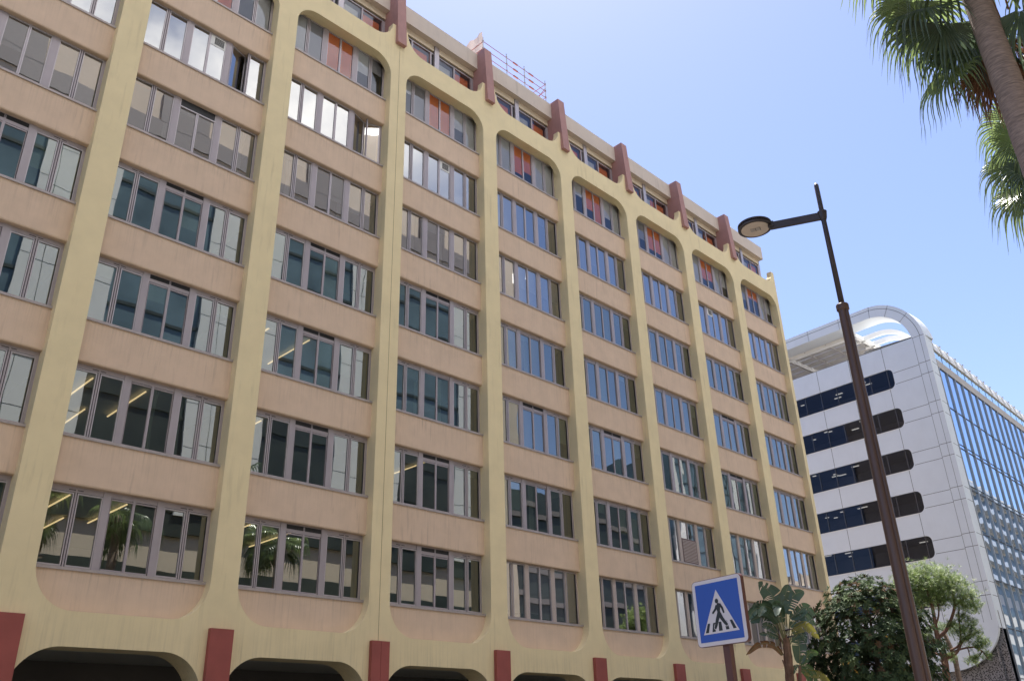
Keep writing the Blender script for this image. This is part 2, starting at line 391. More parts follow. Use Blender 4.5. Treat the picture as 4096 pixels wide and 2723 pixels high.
# windows, one frame mesh each with panes, blinds, sill as sub-parts
GX = [(-4.28, -3.746), (-3.599, -3.025), (-2.765, -2.216), (-2.138, -1.589), (-1.327, -.776), (-.632, -.10)]
OLD = {(b_, 1) for b_ in range(-1, 9)} | {(b_, 2) for b_ in range(-1, 9)} | {(b_, 3) for b_ in range(-1, 5)} | {(4, 7), (5, 7), (6, 6), (6, 7), (7, 6), (7, 7), (8, 6), (8, 7)}
GRL = {(1, 4), (1, 5), (2, 4), (2, 5), (2, 6), (2, 7), (3, 4), (3, 6), (3, 7), (4, 5), (5, 5), (7, 5), (0, 4), (7, 4)}
OPEN = {(2, 2): (4, 5), (1, 2): (4,)}
def blind_plan(bb, r_):
    q = random.Random(bb * 31 + r_ * 7); out = {}
    if r_ == 1:
        h = {0: (.95, .6), 1: (.6, .97), 2: (.90, .93), 3: (.93, .97), 4: (.78, .62), 5: (.60, .97), 6: (.72, .72), 7: (.65, .6), 8: (.33, .33)}.get(bb, (.9, .9))
        out[2] = ('o', h[0]); out[3] = ('o', h[1])
        for k in (0, 1, 4, 5): out[k] = ('w' if q.random() < .75 else 'g', q.choice((.98, .95, .55, .35)))
    elif r_ == 2:
        for k in range(6):
            if q.random() < .35: out[k] = ('g', q.choice((.25, .6, .97)))
    elif r_ == 3:
        for k in range(6):
            if q.random() < .6: out[k] = (q.choice('wg'), q.choice((.12, .2, .55, .62)))
        if bb >= 4:
            for k in range(6): out[k] = ('w', .55) if bb == 4 else ('g', q.choice((.3, .95)))
        if bb == 0: out = {1: ('w', .9), 2: ('w', .5), 3: ('w', .95), 4: ('w', .97), 5: ('w', .97)}
    elif r_ in (4, 5, 6):
        if bb in (2,) and r_ < 6: out[3] = ('w', .97)
        if bb == 1 and r_ == 5: out[2] = ('w', .28)
        if bb == 7 and r_ == 4: out = {}
        for k in range(6):
            if q.random() < .24: out.setdefault(k, (q.choice('wwgb'), q.choice((.12, .2, .35, .6, .97))))
    elif r_ == 7:
        if bb == 4: out = {0: ('b', .86), 1: ('b', .90), 2: ('w', .88), 3: ('w', .97), 4: ('w', .97), 5: ('w', .97)}
        if bb == 3: out = {4: ('b', .96)}
    return out
def window(bb, r_):
    xr = bb * S; z0 = sz(r_) + .055; z1 = sz(r_) + 2.075 if r_ > 1 else 27.60
    old = (bb, r_) in OLD; yf = .165
    fr = MB(); gl = MB(); up = z0 + .075 if not old else z0 + .05
    if old: gt = z1 - .07
    else: gt = z0 + 1.83
    # dark recess behind everything, posts, head, bottom rail
    gts = [gt] * 6
    grl = (bb, r_) in GRL
    if not old and grl: gts[2] = gts[3] = z0 + 1.70
    segs = [-BW, *[v for p in GX for v in p], 0]
    for i in range(0, 14, 2):
        a, c = xr + segs[i], xr + segs[i + 1]
        wide = i in (4, 8); thin = i in (6,)
        if wide: fr.cur = 0; fr.box(a + .03, c - .03, yf - .02, yf + .06, z0, z1)
        elif thin: fr.cur = 0; fr.box(a + .008, c - .008, yf - .005, yf + .06, z0, z1)
        elif i in (0, 12): fr.cur = 0; fr.box(a, c, yf, yf + .08, z0, z1)
        else:
            mid = (a + c) / 2; fr.cur = 0; fr.box(mid - .022, mid + .022, yf - .012, yf + .06, z0, z1)
    fr.cur = 0
    for k, (a, c) in enumerate(GX):
        a += xr; c += xr; t = gts[k]
        if (bb, r_) in OPEN and k in OPEN[(bb, r_)]: continue
        fix = (not old and k in (2, 3))
        wd = .028 if not fix else .012
        fr.cur = 1 if not fix else 0
        yo = yf - .008 if not fix else yf + .004
        lo = z0 + .05
        # sash ring round the glass with a dark rebate outside it
        fr.box(a - wd, a, yo, yf + .05, lo, t + .03); fr.box(c, c + wd, yo, yf + .05, lo, t + .03)
        fr.box(a - wd + .001, c + wd - .001, yo + .001, yf + .049, lo - .012, up); fr.box(a - wd + .001, c + wd - .001, yo + .001, yf + .049, t, t + .035)
        fr.cur = 2
        if not fix:
            fr.box(a - wd - .014, a - wd, yf + .012, yf + .045, lo - .025, t + .052); fr.box(c + wd, c + wd + .014, yf + .012, yf + .045, lo - .025, t + .052)
            fr.box(a - wd, c + wd, yf + .012, yf + .045, lo - .025, lo - .013); fr.box(a - wd, c + wd, yf + .012, yf + .045, t + .036, t + .052)
        fr.cur = 0
        fr.box(a - .06, c + .06, yf + .002, yf + .06, t + .052, z1)
        fr.box(a - .09, c + .09, yf + .003, yf + .06, z0, lo - .02)
        tl = rng.uniform(-.010, .010); tx = rng.uniform(-.002, .002)
        yy = yf + .03
        gl.quad((a, yy - tx, up), (c, yy + tx, up), (c, yy + tx + tl, t), (a, yy - tx + tl, t))
    if not old:
        fr.cur = 0; fr.box(xr - BW, xr, yf + .0015, yf + .075, z0 + 1.90, z1)
        fr.cur = 2
        for k in (0, 4): fr.box(xr + GX[k][0] + .42, xr + GX[k][0] + .78, yf - .002, yf + .01, z0 + 1.925, z0 + 1.945)
        if grl:
            fr.cur = 3; fr.box(xr + GX[2][0] - .02, xr + GX[3][1] + .02, yf - .004, yf + .02, z0 + 1.86, z1 - .03)
            for q_ in range(3): zz = z0 + 1.89 + q_ * .04; fr.box(xr + GX[2][0], xr + GX[3][1], yf - .014, yf + .0, zz, zz + .008)
    if (bb, r_) == (1, 3):
        fr.cur = 3; fr.box(xr + GX[2][0], xr + GX[3][1], yf - .012, yf + .03, z1 - .30, z1 - .03)
        fr.cur = 1; fr.box(xr + GX[2][0] - .02, xr + GX[3][1] + .02, yf - .018, yf + .03, z1 - .34, z1 - .30)
    cols = [BEIGEALU if (old and r_ >= 6) else ALU, ALU2, DARK, GRILLE]
    fo = fr.build('window', cols, office)
    if gl.f: gl.build('pane', (GLS_C if r_ == 1 else GLS_O) if old else GLS_N, fo)
    s_ = MB(); s_.box(xr - BW, xr + .0, -.035, .20, sz(r_) + .012, sz(r_) + .052); s_.box(xr - BW, xr, -.035, -.022, sz(r_) - .022, sz(r_) + .012)
    s_.build('sill', SILL, fo)
    pl = blind_plan(bb, r_) if (bb, r_) not in OPEN else {}
    bd = .042 if r_ == 1 else .10
    for code, m_ in (('o', BL_O), ('w', BL_W), ('g', BL_G), ('b', BL_B)):
        b_ = MB()
        for k, (cc, h) in pl.items():
            if cc != code: continue
            a, c = GX[k]; H = gts[k] - up
            b_.box(xr + a + .01, xr + c - .01, yf + bd, yf + bd + .008, gts[k] - H * h, gts[k] + .02)
            if h < .93: b_.box(xr + a + .01, xr + c - .01, yf + bd - .004, yf + bd + .012, gts[k] - H * h - .025, gts[k] - H * h)
        if b_.f: b_.build('blind', m_, fo, label={'o': 'orange roller blind', 'w': 'white roller blind', 'g': 'grey roller blind', 'b': 'beige roller blind'}[code])
    qc = random.Random(bb * 17 + r_ * 5)
    if (qc.random() < .42 and r_ != 1 and not (bb, r_) in OPEN) or (bb >= 6 and r_ >= 6):
        b_ = MB(); ks = qc.sample(range(6), 2 if bb < 6 else 4)
        for k in ks:
            a, c = GX[k]; wd = qc.uniform(.10, .34); x0_ = a if qc.random() < .5 else c - wd; n_ = 14; tp = qc.uniform(.35, 1.0)
            for i in range(n_):
                xa, xb = i / n_, (i + 1) / n_; f1 = lambda u, z, t_: (xr + x0_ + wd * u * t_ + (0 if x0_ == a else wd * (1 - t_)), yf + .15 + .02 * math.sin(u * 19), z)
                zs = [gts[k] + .02, (gts[k] + up) / 2, up - .02]; ts = [1, tp, 1 - (1 - tp) * .4]
                for j in range(2): b_.quad(f1(xa, zs[j + 1], ts[j + 1]), f1(xb, zs[j + 1], ts[j + 1]), f1(xb, zs[j], ts[j]), f1(xa, zs[j], ts[j]))
        b_.build('curtain', CURT, fo)
    # opened sashes swing inwards on their outer stile
    if (bb, r_) in OPEN:
        for k in OPEN[(bb, r_)]:
            a, c = GX[k]; a += xr - .03; c += xr + .03; ang = R(20)
            hinge, sg = (a, 1) if k == 4 else (c, -1)
            wdt = .665 / math.cos(ang)
            def xf(u, d, z, hinge=hinge, sg=sg, ang=ang): return (hinge + sg * (u * math.cos(ang) + d * math.sin(ang)), yf + .03 + u * math.sin(ang) - d * math.cos(ang), z)
            q_ = MB(); q_.box(0, .045, 0, .04, z0 + .04, gt + .03, xf); q_.box(wdt - .045, wdt, 0, .04, z0 + .04, gt + .03, xf)
            q_.box(.045, wdt - .045, 0, .04, z0 + .04, z0 + .09, xf); q_.box(.045, wdt - .045, 0, .04, gt - .02, gt + .03, xf)
            q_.build('open_sash', ALU2, fo, label='sash swung open inwards')
            q_ = MB(); q_.quad(xf(.045, .02, z0 + .09), xf(wdt - .045, .02, z0 + .09), xf(wdt - .045, .02, gt - .02), xf(.045, .02, gt - .02)); q_.build('pane', GLS_O, fo)
    def vent(k, top=.30, louv=None):
        a, c = GX[k]; a += xr; c += xr
        q_ = MB(); q_.box(a, c, yf + .012, yf + .03, gt - .42, gt)
        q_.cur = 1; q_.box(a + .15, c - .06, yf + .002, yf + .012, gt - .34, gt - .06); q_.cur = 0
        for i in range(5): q_.box(a + .16, c - .07, yf - .004, yf + .004, gt - .32 + i * .052, gt - .312 + i * .052)
        q_.build('vent_grille', [WHITE2, GRILLE], fo)
    if (bb, r_) in ((1, 2), (3, 2)): vent(3)
    if (bb, r_) == (7, 2): vent(2)
    if (bb, r_) == (6, 6):
        a, c = xr + GX[2][0], xr + GX[3][1]
        q_ = MB(); q_.box(a, c, yf - .02, yf + .03, up, up + 1.12); q_.cur = 1
        for i in range(15): q_.box(a + .05, c - .05, yf - .034, yf - .019, up + .06 + i * .068, up + .092 + i * .068)
        q_.build('louvre_panel', [mat('louvre_metal', (.16, .11, .11), .5), BEIGEALU], fo)
for bb in range(B0, B1 + 1):
    for r_ in range(1, 8): window(bb, r_)
# interiors: slabs, ceilings, cross walls, back wall, lit tubes
b = MB()
for r_ in range(0, 8):
    zc = sz(r_ + 1) + 2.13 if r_ < 7 else 4.2
    b.box(XL + .3, XR - .1, .55, 12, zc, zc + .25)
b.build('floor_slab', CEIL, office)
b = MB(); b.box(XL, XR - .02, 7.5, 7.7, .05, 30.5)
for bb in range(B0 - 1, B1 + 1): b.box(bb * S + (.36 if bb < 8 else .12), bb * S + (.46 if bb < 8 else .3), .5, 7.5, 4.7, 27.8)
b.build('inner_wall', INNER, office)
b = MB(); b.box(XL, XR, .95, 14, 31.3, 31.6); b.box(XR - .25, XR, .5, 14, 0, 28.6); b.box(XL, XL + .2, .5, 14, 0, 31.5); b.box(XL, XR, 13.8, 14, 0, 31.5); b.box(XR - .6, XR - .1, .85, 14, 28.1, 31.3)
b.build('outer_wall', PEACH, office)
tb = {(0, 4): 1, (1, 6): 2, (1, 7): 2, (2, 5): 2, (2, 6): 1, (2, 7): 2, (3, 4): 1, (3, 6): 2, (4, 4): 1, (4, 5): 1, (5, 5): 1, (6, 5): 1}
for (bb, r_), n_ in tb.items():
    zc = sz(r_) + 2.03
    for k in range(n_):
        b = MB(); x = bb * S - 3.6 + k * 1.5; b.box(x, x + .038, .9, 3.6, zc, zc + .03)
        if k == 0 and n_ > 1: b.box(x + .75, x + .785, 3.4, 6.2, zc, zc + .03)
        b.build('ceiling_light', TUBE, office)
b = MB(); zc = sz(3) + 2.05; b.box(4 * S - 2.2, 4 * S - 1.5, .9, 1.6, zc, zc + .03); b.build('ceiling_light', PANEL_LIT, office)
b = MB(); b.box(XL, XR - .3, 5.5, 5.7, 0, 4.2); b.build('arcade_back_wall', mat('dark_shopfront', (.05, .045, .04), .5, var=.3, vscale=.4), office)
# scaffold guard rail on the roof
scf = empty('scaffold_rail', (18.7, .6, 31.7), 'red and galvanised scaffold guard rail with white sheeting on the roof edge', 'guard rail')
GALV = mat('galvanised_tube', (.42, .44, .46), .4, metal=.6); REDT = mat('red_rail_tube', (.26, .07, .055), .5); PLAS = mat('white_sheeting', (.36, .33, .33), .5, transl=.4)
yR = .5
for x in (16.5, 18.13, 19.42, 21.0):
    b = MB(); b.tube([(x, yR, 31.7), (x, yR, 33.5)], .026, 8)
    for z in (33.28, 32.84, 32.40): b.lathe((x, yR, z), [(.05, 0), (.05, .02)], 8)
    b.build('post', GALV, scf)
for z in (33.24, 32.80, 32.36):
    b = MB(); b.tube([(16.5, yR, z), (21.06, yR, z)], .017, 6)
    for x in (18.6, 19.75): b.box(x, x + .32, yR - .03, yR + .03, z - .03, z + .03)
    b.tube([(21.0, yR - .05, z + .01), (21.0, 1.7, z + .01)], .017, 6); b.tube([(16.5, yR, z), (16.5, 2.6, z)], .017, 6)
    b.build('rail', REDT, scf)
b = MB(); b.tube([(21.0, yR + 2.0, 31.9), (21.0, yR, 33.0)], .017, 6); b.tube([(21.0, yR, 31.75), (20.9, .45, 32.0)], .05, 6); b.build('brace', REDT, scf)
b = MB(); n_ = 10
for i in range(n_):
    for j in range(4):
        f_ = lambda i, j: (16.53 + .05 * math.sin(i * 1.7 + j), .55 + i * .22, 31.75 + j * .55 - .01 * i + .04 * math.sin(i * 2.1 + j * 1.3))
        b.quad(f_(i, j), f_(i + 1, j), f_(i + 1, j + 1), f_(i, j + 1))
b.build('sheeting', PLAS, scf)
b = MB(); b.tube([(38.0, .6, 31.7), (38.9, .55, 32.25)], .02, 6); b.tube([(38.9, .9, 31.6), (39.3, .6, 31.95)], .02, 6); b.build('roof_antenna', WHITE2, office)

# ------------------------------------------------------------------ white building
A1 = R(-94.5); dT = Vector((math.cos(A1), math.sin(A1), 0)); eT = Vector((-dT.y, dT.x, 0)); OW = Vector((58, -4, 0))
wb = empty('modern_building', (58, -4, 0), 'white panelled building with rounded dark ribbon windows and arched roof edge', 'building')
TW = lambda t, v, d: tuple(OW + dT * t + eT * d + Vector((0, 0, v)))
A2 = R(1.5); gT = Vector((math.cos(A2), math.sin(A2), 0)); nT = Vector((gT.y, -gT.x, 0)); PG = OW + dT * -.26
TG = lambda t, v, d: tuple(PG + gT * t + nT * d + Vector((0, 0, v)))          # d>0 towards the street
TL = -34.0
out = [(TL, 5.48), (TL, 29.22), (-1.2, 29.06), (-.26, 29.05)] + [(-.26, 8.4)] + arc(-4.0, 8.4, 3.74, 2.92, 0, -90, 22)[1:]
ztop = [27.25, 24.10, 20.87, 17.68, 14.45, 11.22, 8.05]; bands = []
for z in ztop:
    z0_ = z - 1.57; q = .42
    e_ = -3.23 if z > 9 else -4.6
    bands.append([(TL + .6, z), (TL + .6, z0_)] + arc(e_ - q, z0_ + q, q, q, -90, 0, 8) + arc(e_ - q, z - q, q, q, 0, 90, 8))
stone = slab('stone_wall', [out] + bands, (0, .25), TW, WHITE, wb, 'white stone panels with rounded lower corner')
for z in ztop:
    z0_ = z - 1.57; e_ = -3.2 if z > 9 else -4.57
    b = MB(); b.box(TL + .5, e_, .10, .14, z0_ - .05, z + .05, lambda x, y, zz: TW(x, zz, y)); wo = b.build('ribbon_window', DKGLS, wb)
    b = MB(); k = -3.70
    while k > TL + .8:
        b.box(k - .04, k + .04, .07, .101, z0_, z, lambda x, y, zz: TW(x, zz, y)); k -= 1.43
    b.box(TL + .5, e_ - .3, .075, .101, z0_, z0_ + .05, lambda x, y, zz: TW(x, zz, y))
    b.build('mullion', mat('dark_mullion', (.03, .035, .05), .3) if z == ztop[0] else MATS['dark_mullion'], wo)
    b = MB(); b.box(TL + .6, e_ - .4, -.03, .0, z0_ - .045, z0_ - .005, lambda x, y, zz: TW(x, zz, y)); b.build('sill', WHITE2, wo)
    if z > 9:
        q2 = random.Random(int(z * 10)); b = MB()
        for i in range(9):
            t = -4.2 - q2.random() * 9; zz = z0_ + .25 + q2.random() * .8; b.box(t, t + q2.choice((.25, .5)), .25, 1.9, zz + .5, zz + .52, lambda x, y, z_: TW(x, z_, y))
b = MB()
bx = lambda t0, t1, v0, v1, d0=-.004, d1=.01: b.box(t0, t1, d0, d1, v0, v1, lambda x, y, zz: TW(x, zz, y))
zz_ = [29.15] + [v for z in ztop for v in (z, z - 1.57)] + [5.5]
for i in range(0, len(zz_) - 1, 2):
    za, zb_ = zz_[i], zz_[i + 1]
    if zb_ < 5.5: continue
    k = -3.70; c_ = 0
    while k > TL + 1: bx(k - .014, k + .014, zb_ + .01, za - .01); k -= 2.84
for z in ztop[:6]:
    bx(-3.2 + .02, -1.16, z - .44, z - .41); bx(-3.2 + .02, -1.16, z - 1.34, z - 1.31)
    bx(-1.14, -.27, z - .36, z - .33); bx(-1.14, -.27, z - 1.26, z - 1.23)
bx(-1.158, -1.138, 8.3, 29.0); bx(-.62, -.600, 8.4, 29.0); bx(-1.2, -.27, 29.02, 29.045); bx(TL, -1.2, 29.10, 29.12)
jo = b.build('panel_joint', JOINT, wb)
def merge(dst, src_):
    dst.data.materials.append(src_.data.materials[0]); n0 = len(dst.data.polygons); k_ = len(dst.data.materials) - 1
    bm = bmesh.new(); bm.from_mesh(dst.data); bm.from_mesh(src_.data); bm.faces.ensure_lookup_table()
    for i in range(n0, len(bm.faces)): bm.faces[i].material_index = k_
    bm.to_mesh(dst.data); bm.free(); bpy.data.objects.remove(src_)
merge(stone, jo)
# big arched roof edge, its inner ribs, posts and slatted underside
oa = arc(-4.3, 28.7, 4.04, 4.15, 5, 90, 26); ia = arc(-4.3, 28.7, 3.1, 3.2, 6.3, 90, 26)
ring = [(-.26, 29.05)] + oa[1:] + [(TL, 32.85), (TL, 31.9)] + list(reversed(ia)) + [(-1.2, 29.05)]
slab('roof_arch', [ring], (0, 1.6), TW, WHITE, wb)
b = MB()
pr = arc(-4.3, 28.7, 3.74, 3.85, 5, 90, 26) + [(TL, 32.55)]
for p, q in zip(pr[:-1], pr[1:]):
    P0 = Vector(TW(p[0], p[1], -.002)); P1 = Vector(TW(q[0], q[1], -.002)); b.bar(P0, P1, .014, .03)
for ang in (37, 62, 85):
    ca, sa = math.cos(R(ang)), math.sin(R(ang)); b.bar(TW(-4.3 + 3.1 * ca, 28.7 + 3.2 * sa, -.002), TW(-4.3 + 4.04 * ca, 28.7 + 4.15 * sa, -.002), .03, .014)
for t in (-6.65, -9.5, -12.3): b.bar(TW(t, 31.9, -.002), TW(t, 32.85, -.002), .03, .014)
b.build('arch_joint', JOINT, wb)
for i, dpt in enumerate((3.0, 4.6, 6.2)):
    ofs = -.45 - .12 * dpt; r0 = arc(-4.3 + ofs, 28.5, 3.3, 3.5, 4, 90, 22); r1 = arc(-4.3 + ofs, 28.5, 3.15, 3.1, 4, 90, 22)
    slab('roof_rib', [r0 + [(-7, 32.0), (-7, 31.6)] + list(reversed(r1))], (dpt, dpt + .18), TW, WHITE2, wb)
b = MB(); d_ = 2.0
while d_ < 15:
    b.box(TL, -6.4, d_, d_ + .92, 31.86, 31.92, lambda x, y, zz: TW(x, zz, y)); d_ += 1.06
for t in range(-33, -6, 2): b.box(t, t + .12, 1.6, 15, 31.76, 31.86, lambda x, y, zz: TW(x, zz, y))
b.build('slatted_canopy', SLAT, wb)
b = MB(); b.box(TL, -6.3, 1.6, 1.9, 31.6, 31.9, lambda x, y, zz: TW(x, zz, y)); b.box(-6.5, -6.2, 1.6, 15, 31.6, 31.9, lambda x, y, zz: TW(x, zz, y)); b.box(-12.5, -12.3, 1.6, 15, 31.55, 31.76, lambda x, y, zz: TW(x, zz, y)); b.build('canopy_beam', WHITE2, wb)
for t in (-6.8, -15): b = MB(); b.box(t, t + .3, 1.2, 1.5, 28.5, 31.9, lambda x, y, zz: TW(x, zz, y)); b.build('roof_post', WHITE2, wb)
b = MB()
for z0_, z1_, ins in ((28.0, 28.24, .3),):
    P4 = [TW(TL, 0, .3), TW(-.6, 0, .3), TG(60, 0, -ins), (TG(60, 0, -ins)[0], TG(60, 0, -ins)[1] + 30, 0)]
    b.add([(x, y, z) for z in (z0_, z1_) for x, y, _ in P4], [(3, 2, 1, 0), (4, 5, 6, 7), (0, 1, 5, 4), (1, 2, 6, 5), (2, 3, 7, 6), (3, 0, 4, 7)])
for z in ztop: b.box(TL, -3.0, .26, 3.4, z + .1, z + .4, lambda x, y, zz: TW(x, zz, y))
b.box(TL, -3, 3.4, 3.6, 6, 28.0, lambda x, y, zz: TW(x, zz, y)); b.build('roof_deck', CONC, wb)
q2 = random.Random(3); b = MB()
for z in ztop[:6]:
    for i in range(5):
        t = -4.4 - q2.random() * 8.5; dd = .6 + q2.random() * 2; b.box(t, t + q2.choice((.3, .6)), dd, dd + .12, z + .05, z + .08, lambda x, y, zz: TW(x, zz, y))
b.build('ceiling_light', mat('office_downlight', (1, .9, .75), .5, emit=((1, .85, .62), .6)), wb)
# street front: chamfer, curtain wall, parapet with glass rail and ribs
GB = lambda m_, t0, t1, v0, v1, d0, d1: m_.box(t0, t1, d0, d1, v0, v1, lambda x, y, zz: TG(x, zz, y))
b = MB(); b.add([TG(0, 7.9, 0), TG(1.45, 7.9, 0), TG(1.45, 7.9, -.1), TG(.05, 7.9, -.1), TG(0, 29.03, 0), TG(1.45, 29.03, 0), TG(1.45, 29.03, -.1), TG(.05, 29.03, -.1)], [(0, 1, 5, 4), (1, 2, 6, 5), (2, 3, 7, 6), (3, 0, 4, 7), (4, 5, 6, 7), (3, 2, 1, 0)])
for z in ztop[:6]:
    b.cur = 1; GB(b, .01, 1.45, z - .36, z - .33, 0, .004); GB(b, .01, 1.45, z - 1.26, z - 1.23, 0, .004)
b.cur = 0; b.build('corner_panel', [WHITE, JOINT], wb)
GE = 60
b = MB(); GB(b, 1.5, GE, 3.0, 26.7, -.07, -.05); b.build('curtain_wall_glass', BLGLS, wb)
b = MB(); GB(b, 1.5, GE, 3.0, 26.7, -.6, -.5); b.build('curtain_wall_backing', mat('dim_interior', (.05, .07, .10), .8, var=.4, vscale=.5), wb)
b = MB(); t = 1.5
while t < GE: GB(b, t, t + .10, 3, 26.75, -.05, .05); t += 1.74
b.build('mullion', MULL, wb)
b = MB()
for i in range(8):
    z = 26.76 - 3.13 * i; GB(b, 1.5, GE, z - .03, z + .03, -.05, -.01)
    if i in (2, 3): GB(b, 1.5, GE, z + .28, z + .31, -.05, -.01)
b.build('transom', mat('dark_transom', (.06, .07, .09), .5), wb)
b = MB(); GB(b, 1.46, GE, 26.80, 27.45, -.4, .02); b.build('parapet_band', CONC, wb)
b = MB(); t = 1.6
while t < GE: GB(b, t + .06, t + 1.6, 27.5, 28.2, -.12, -.10); t += 1.74
b.build('glass_rail', RAILGL, wb)
b = MB(); prof = [(28.28, .0), (28.75, -.05), (29.2, -.22), (29.42, -.5), (29.5, -1.2), (29.5, -5.0)]
for (z0_, o0), (z1_, o1) in zip(prof[:-1], prof[1:]): b.quad(TG(.9, z0_, o0), TG(GE, z0_, o0), TG(GE, z1_, o1), TG(.9, z1_, o1))
b.quad(TG(.9, 28.28, 0), TG(.9, 28.28, -1.5), TG(GE, 28.28, -1.5), TG(GE, 28.28, 0))
b.build('roof_shell', WHITE2, wb)
b = MB(); t = 1.5
while t < GE:
    for (z0_, o0), (z1_, o1) in zip(prof[:3], prof[1:4]): b.add([TG(t, z0_, o0 + .01), TG(t + .08, z0_, o0 + .01), TG(t + .08, z1_, o1 + .01), TG(t, z1_, o1 + .01), TG(t, z0_, o0 + .09), TG(t + .08, z0_, o0 + .09), TG(t + .08, z1_, o1 + .09), TG(t, z1_, o1 + .09)], [(4, 5, 6, 7), (0, 4, 7, 3), (1, 2, 6, 5)])
    b.add([TG(t - .16, 28.98, -.02), TG(t, 28.98, -.02), TG(t, 28.80, .05), TG(t, 28.98, .09), TG(t - .16, 28.98, .08)], [(0, 1, 3, 4), (1, 2, 3), (0, 4, 3, 2)])
    t += 1.74
b.build('roof_rib', WHITE2, wb)
# perforated base wall
PERF = mat('perforated_screen', (.16, .155, .16), .6)
t_ = PERF.node_tree; n_ = t_.nodes; vo = n_.new('ShaderNodeTexVoronoi'); vo.inputs['Scale'].default_value = 11
ge = n_.new('ShaderNodeNewGeometry'); t_.links.new(ge.outputs['Position'], vo.inputs['Vector'])
rp = n_.new('ShaderNodeValToRGB'); rp.color_ramp.elements[0].position = .36; rp.color_ramp.elements[0].color = (.02, .02, .022, 1); rp.color_ramp.elements[1].position = .52; rp.color_ramp.elements[1].color = (.26, .25, .26, 1)
t_.links.new(vo.outputs['Distance'], rp.inputs[0]); t_.links.new(rp.outputs[0], n_['Principled BSDF'].inputs['Base Color'])
b = MB(); b.box(TL, -.3, .5, .6, 0, 9, lambda x, y, zz: TW(x, zz, y)); GB(b, .3, 1.5, 0, 8, -.6, -.5); b.build('perforated_screen_wall', PERF, wb)
b = MB()
for z in (3.2, 4.75, 6.3): b.box(TL, -.3, .488, .5, z, z + .03, lambda x, y, zz: TW(x, zz, y))
t = -.9
while t > TL: b.box(t, t + .03, .488, .5, 0, 9, lambda x, y, zz: TW(x, zz, y)); t -= 1.45
b.build('screen_joint', JOINT, wb)
b = MB(); b.tube([TG(1.9, 1, .1), TG(1.9, 3.6, .1), TG(1.7, 4.1, .1), TG(1.3, 4.3, .0)], .07, 8); b.build('drain_pipe', CONC, wb)

# ------------------------------------------------------------------ buildings and hill behind the camera, seen mirrored in the glass
HZ = mat('distant_scrub_hill', (.13, .14, .10), .95, var=.6, vscale=.12)
b = MB(); N1, N2 = 40, 14
hv = []
for j in range(N2 + 1):
    for i in range(N1 + 1):
        x = -100 + i * 18; y = -130 - j * 22
        hv.append((x, y, max(-.5, (135 * math.sin(min(1, j / 9) * math.pi / 2)) * (.75 + .5 * noise.noise(Vector((x * .006, y * .006, 1)))) + 9 * noise.noise(Vector((x * .03, y * .03, 5))) * min(1, j))))
b.add(hv, [(j * (N1 + 1) + i, (j + 1) * (N1 + 1) + i, (j + 1) * (N1 + 1) + i + 1, j * (N1 + 1) + i + 1) for j in range(N2) for i in range(N1)])
tag(b.build('hills', HZ, smooth=True), kind='structure')
OPW = mat('opposite_white_cladding', (.74, .73, .70), .6, var=.05, vscale=.4); OPB = mat('opposite_beige_wall', (.60, .50, .39), .8, var=.06, vscale=.3)
OPG = mat('opposite_blue_glass', (.14, .20, .225), .15, spec=.6, var=.35, vscale=.25); OPM = mat('opposite_brown_band', (.20, .175, .165), .6); OPD = mat('opposite_dark_band', (.035, .045, .04), .4, var=.4, vscale=.3)
op = empty('opposite_tower', (0, -42, 0), 'tall white and blue glass tower across the street, seen mirrored in the windows', 'building')
b = MB(); b.box(-70, 53, -60, -34.4, 0, 51.5); b.build('wall', OPB, op)
k = -66.0; wi = 0
cl = MB(); g2 = MB(); dk = MB()
while k < 46:
    g2.box(k, k + 7.0, -34.4, -34.2, 27.4, 44.3); dk.box(k, k + 7.0, -34.4, -34.2, 17, 27.4); cl.box(k + 7.0, min(49, k + 13), -34.4, -34.0, 17, 44.3)
    for z in range(0, 9): dk.box(k, k + 7.0, -34.2, -34.1, 17.2 + z * 3.3, 17.45 + z * 3.3)
    for z in range(0, 9): dk.box(k + 7.0, min(49, k + 13), -34.0, -33.995, 18.6 + z * 3.3, 18.64 + z * 3.3)
    for x in (8.9, 10.9): dk.box(min(48.9, k + x), min(48.94, k + x + .04), -34.0, -33.995, 17, 44.3)
    k += 13.0
b = MB(); b.box(-70, 49, -34.4, -34.25, 46.0, 47.6)
for i in range(9): b.box(-64 + 13 * i, -60.5 + 13 * i, -34.4, -34.24, 47.6, 50.4)
b.build('upper_band', OPM, op)
cl.build('cladding', OPW, op); g2.build('glazing', OPG, op)
dk.box(-70, 49, -34.4, -34.15, 15.6, 17.0); dk.box(-70, 49, -34.4, -34.25, 8.0, 13.2); dk.build('dark_band', OPD, op)
def block(name, x0, x1, y0, y1, h, m1, m2, lab, fl=3.2):
    o = empty(name, ((x0 + x1) / 2, (y0 + y1) / 2, 0), lab, 'building', 'buildings mirrored in the glass')
    b = MB(); b.box(x0, x1, y0, y1, 0, h); b.build('wall', m1, o)
    b = MB(); z = 4 if h < 50 else 33
    while z < h - 1: b.box(x0 - .6, x1 + .6, y1, y1 + 1.4, z, z + 1.15); z += fl
    b.build('balcony', m2, o)
    b = MB(); z = 5.3
    while z < h - 2:
        x = x0 + 1
        if h > 50: b.box(x0, x1, y1, y1 + .05, z, z + 1.9); x = x1
        while x < x1 - 2: b.box(x, x + 1.9, y1, y1 + .05, z, z + 1.7); x += 3.1
        z += fl
    b.build('window', OPD, o)
block('distant_apartment_block', 112, 140, -52, -37, 23, OPB, OPW, 'white balconied apartment block mirrored in the far bays of windows')
db = empty('dark_office_block', (92, -68, 0), 'dark glazed office block mirrored in the middle bays of windows', 'building')
b = MB(); b.box(68, 115, -76, -60, 0, 36); b.build('wall', OPD, db)
b = MB()
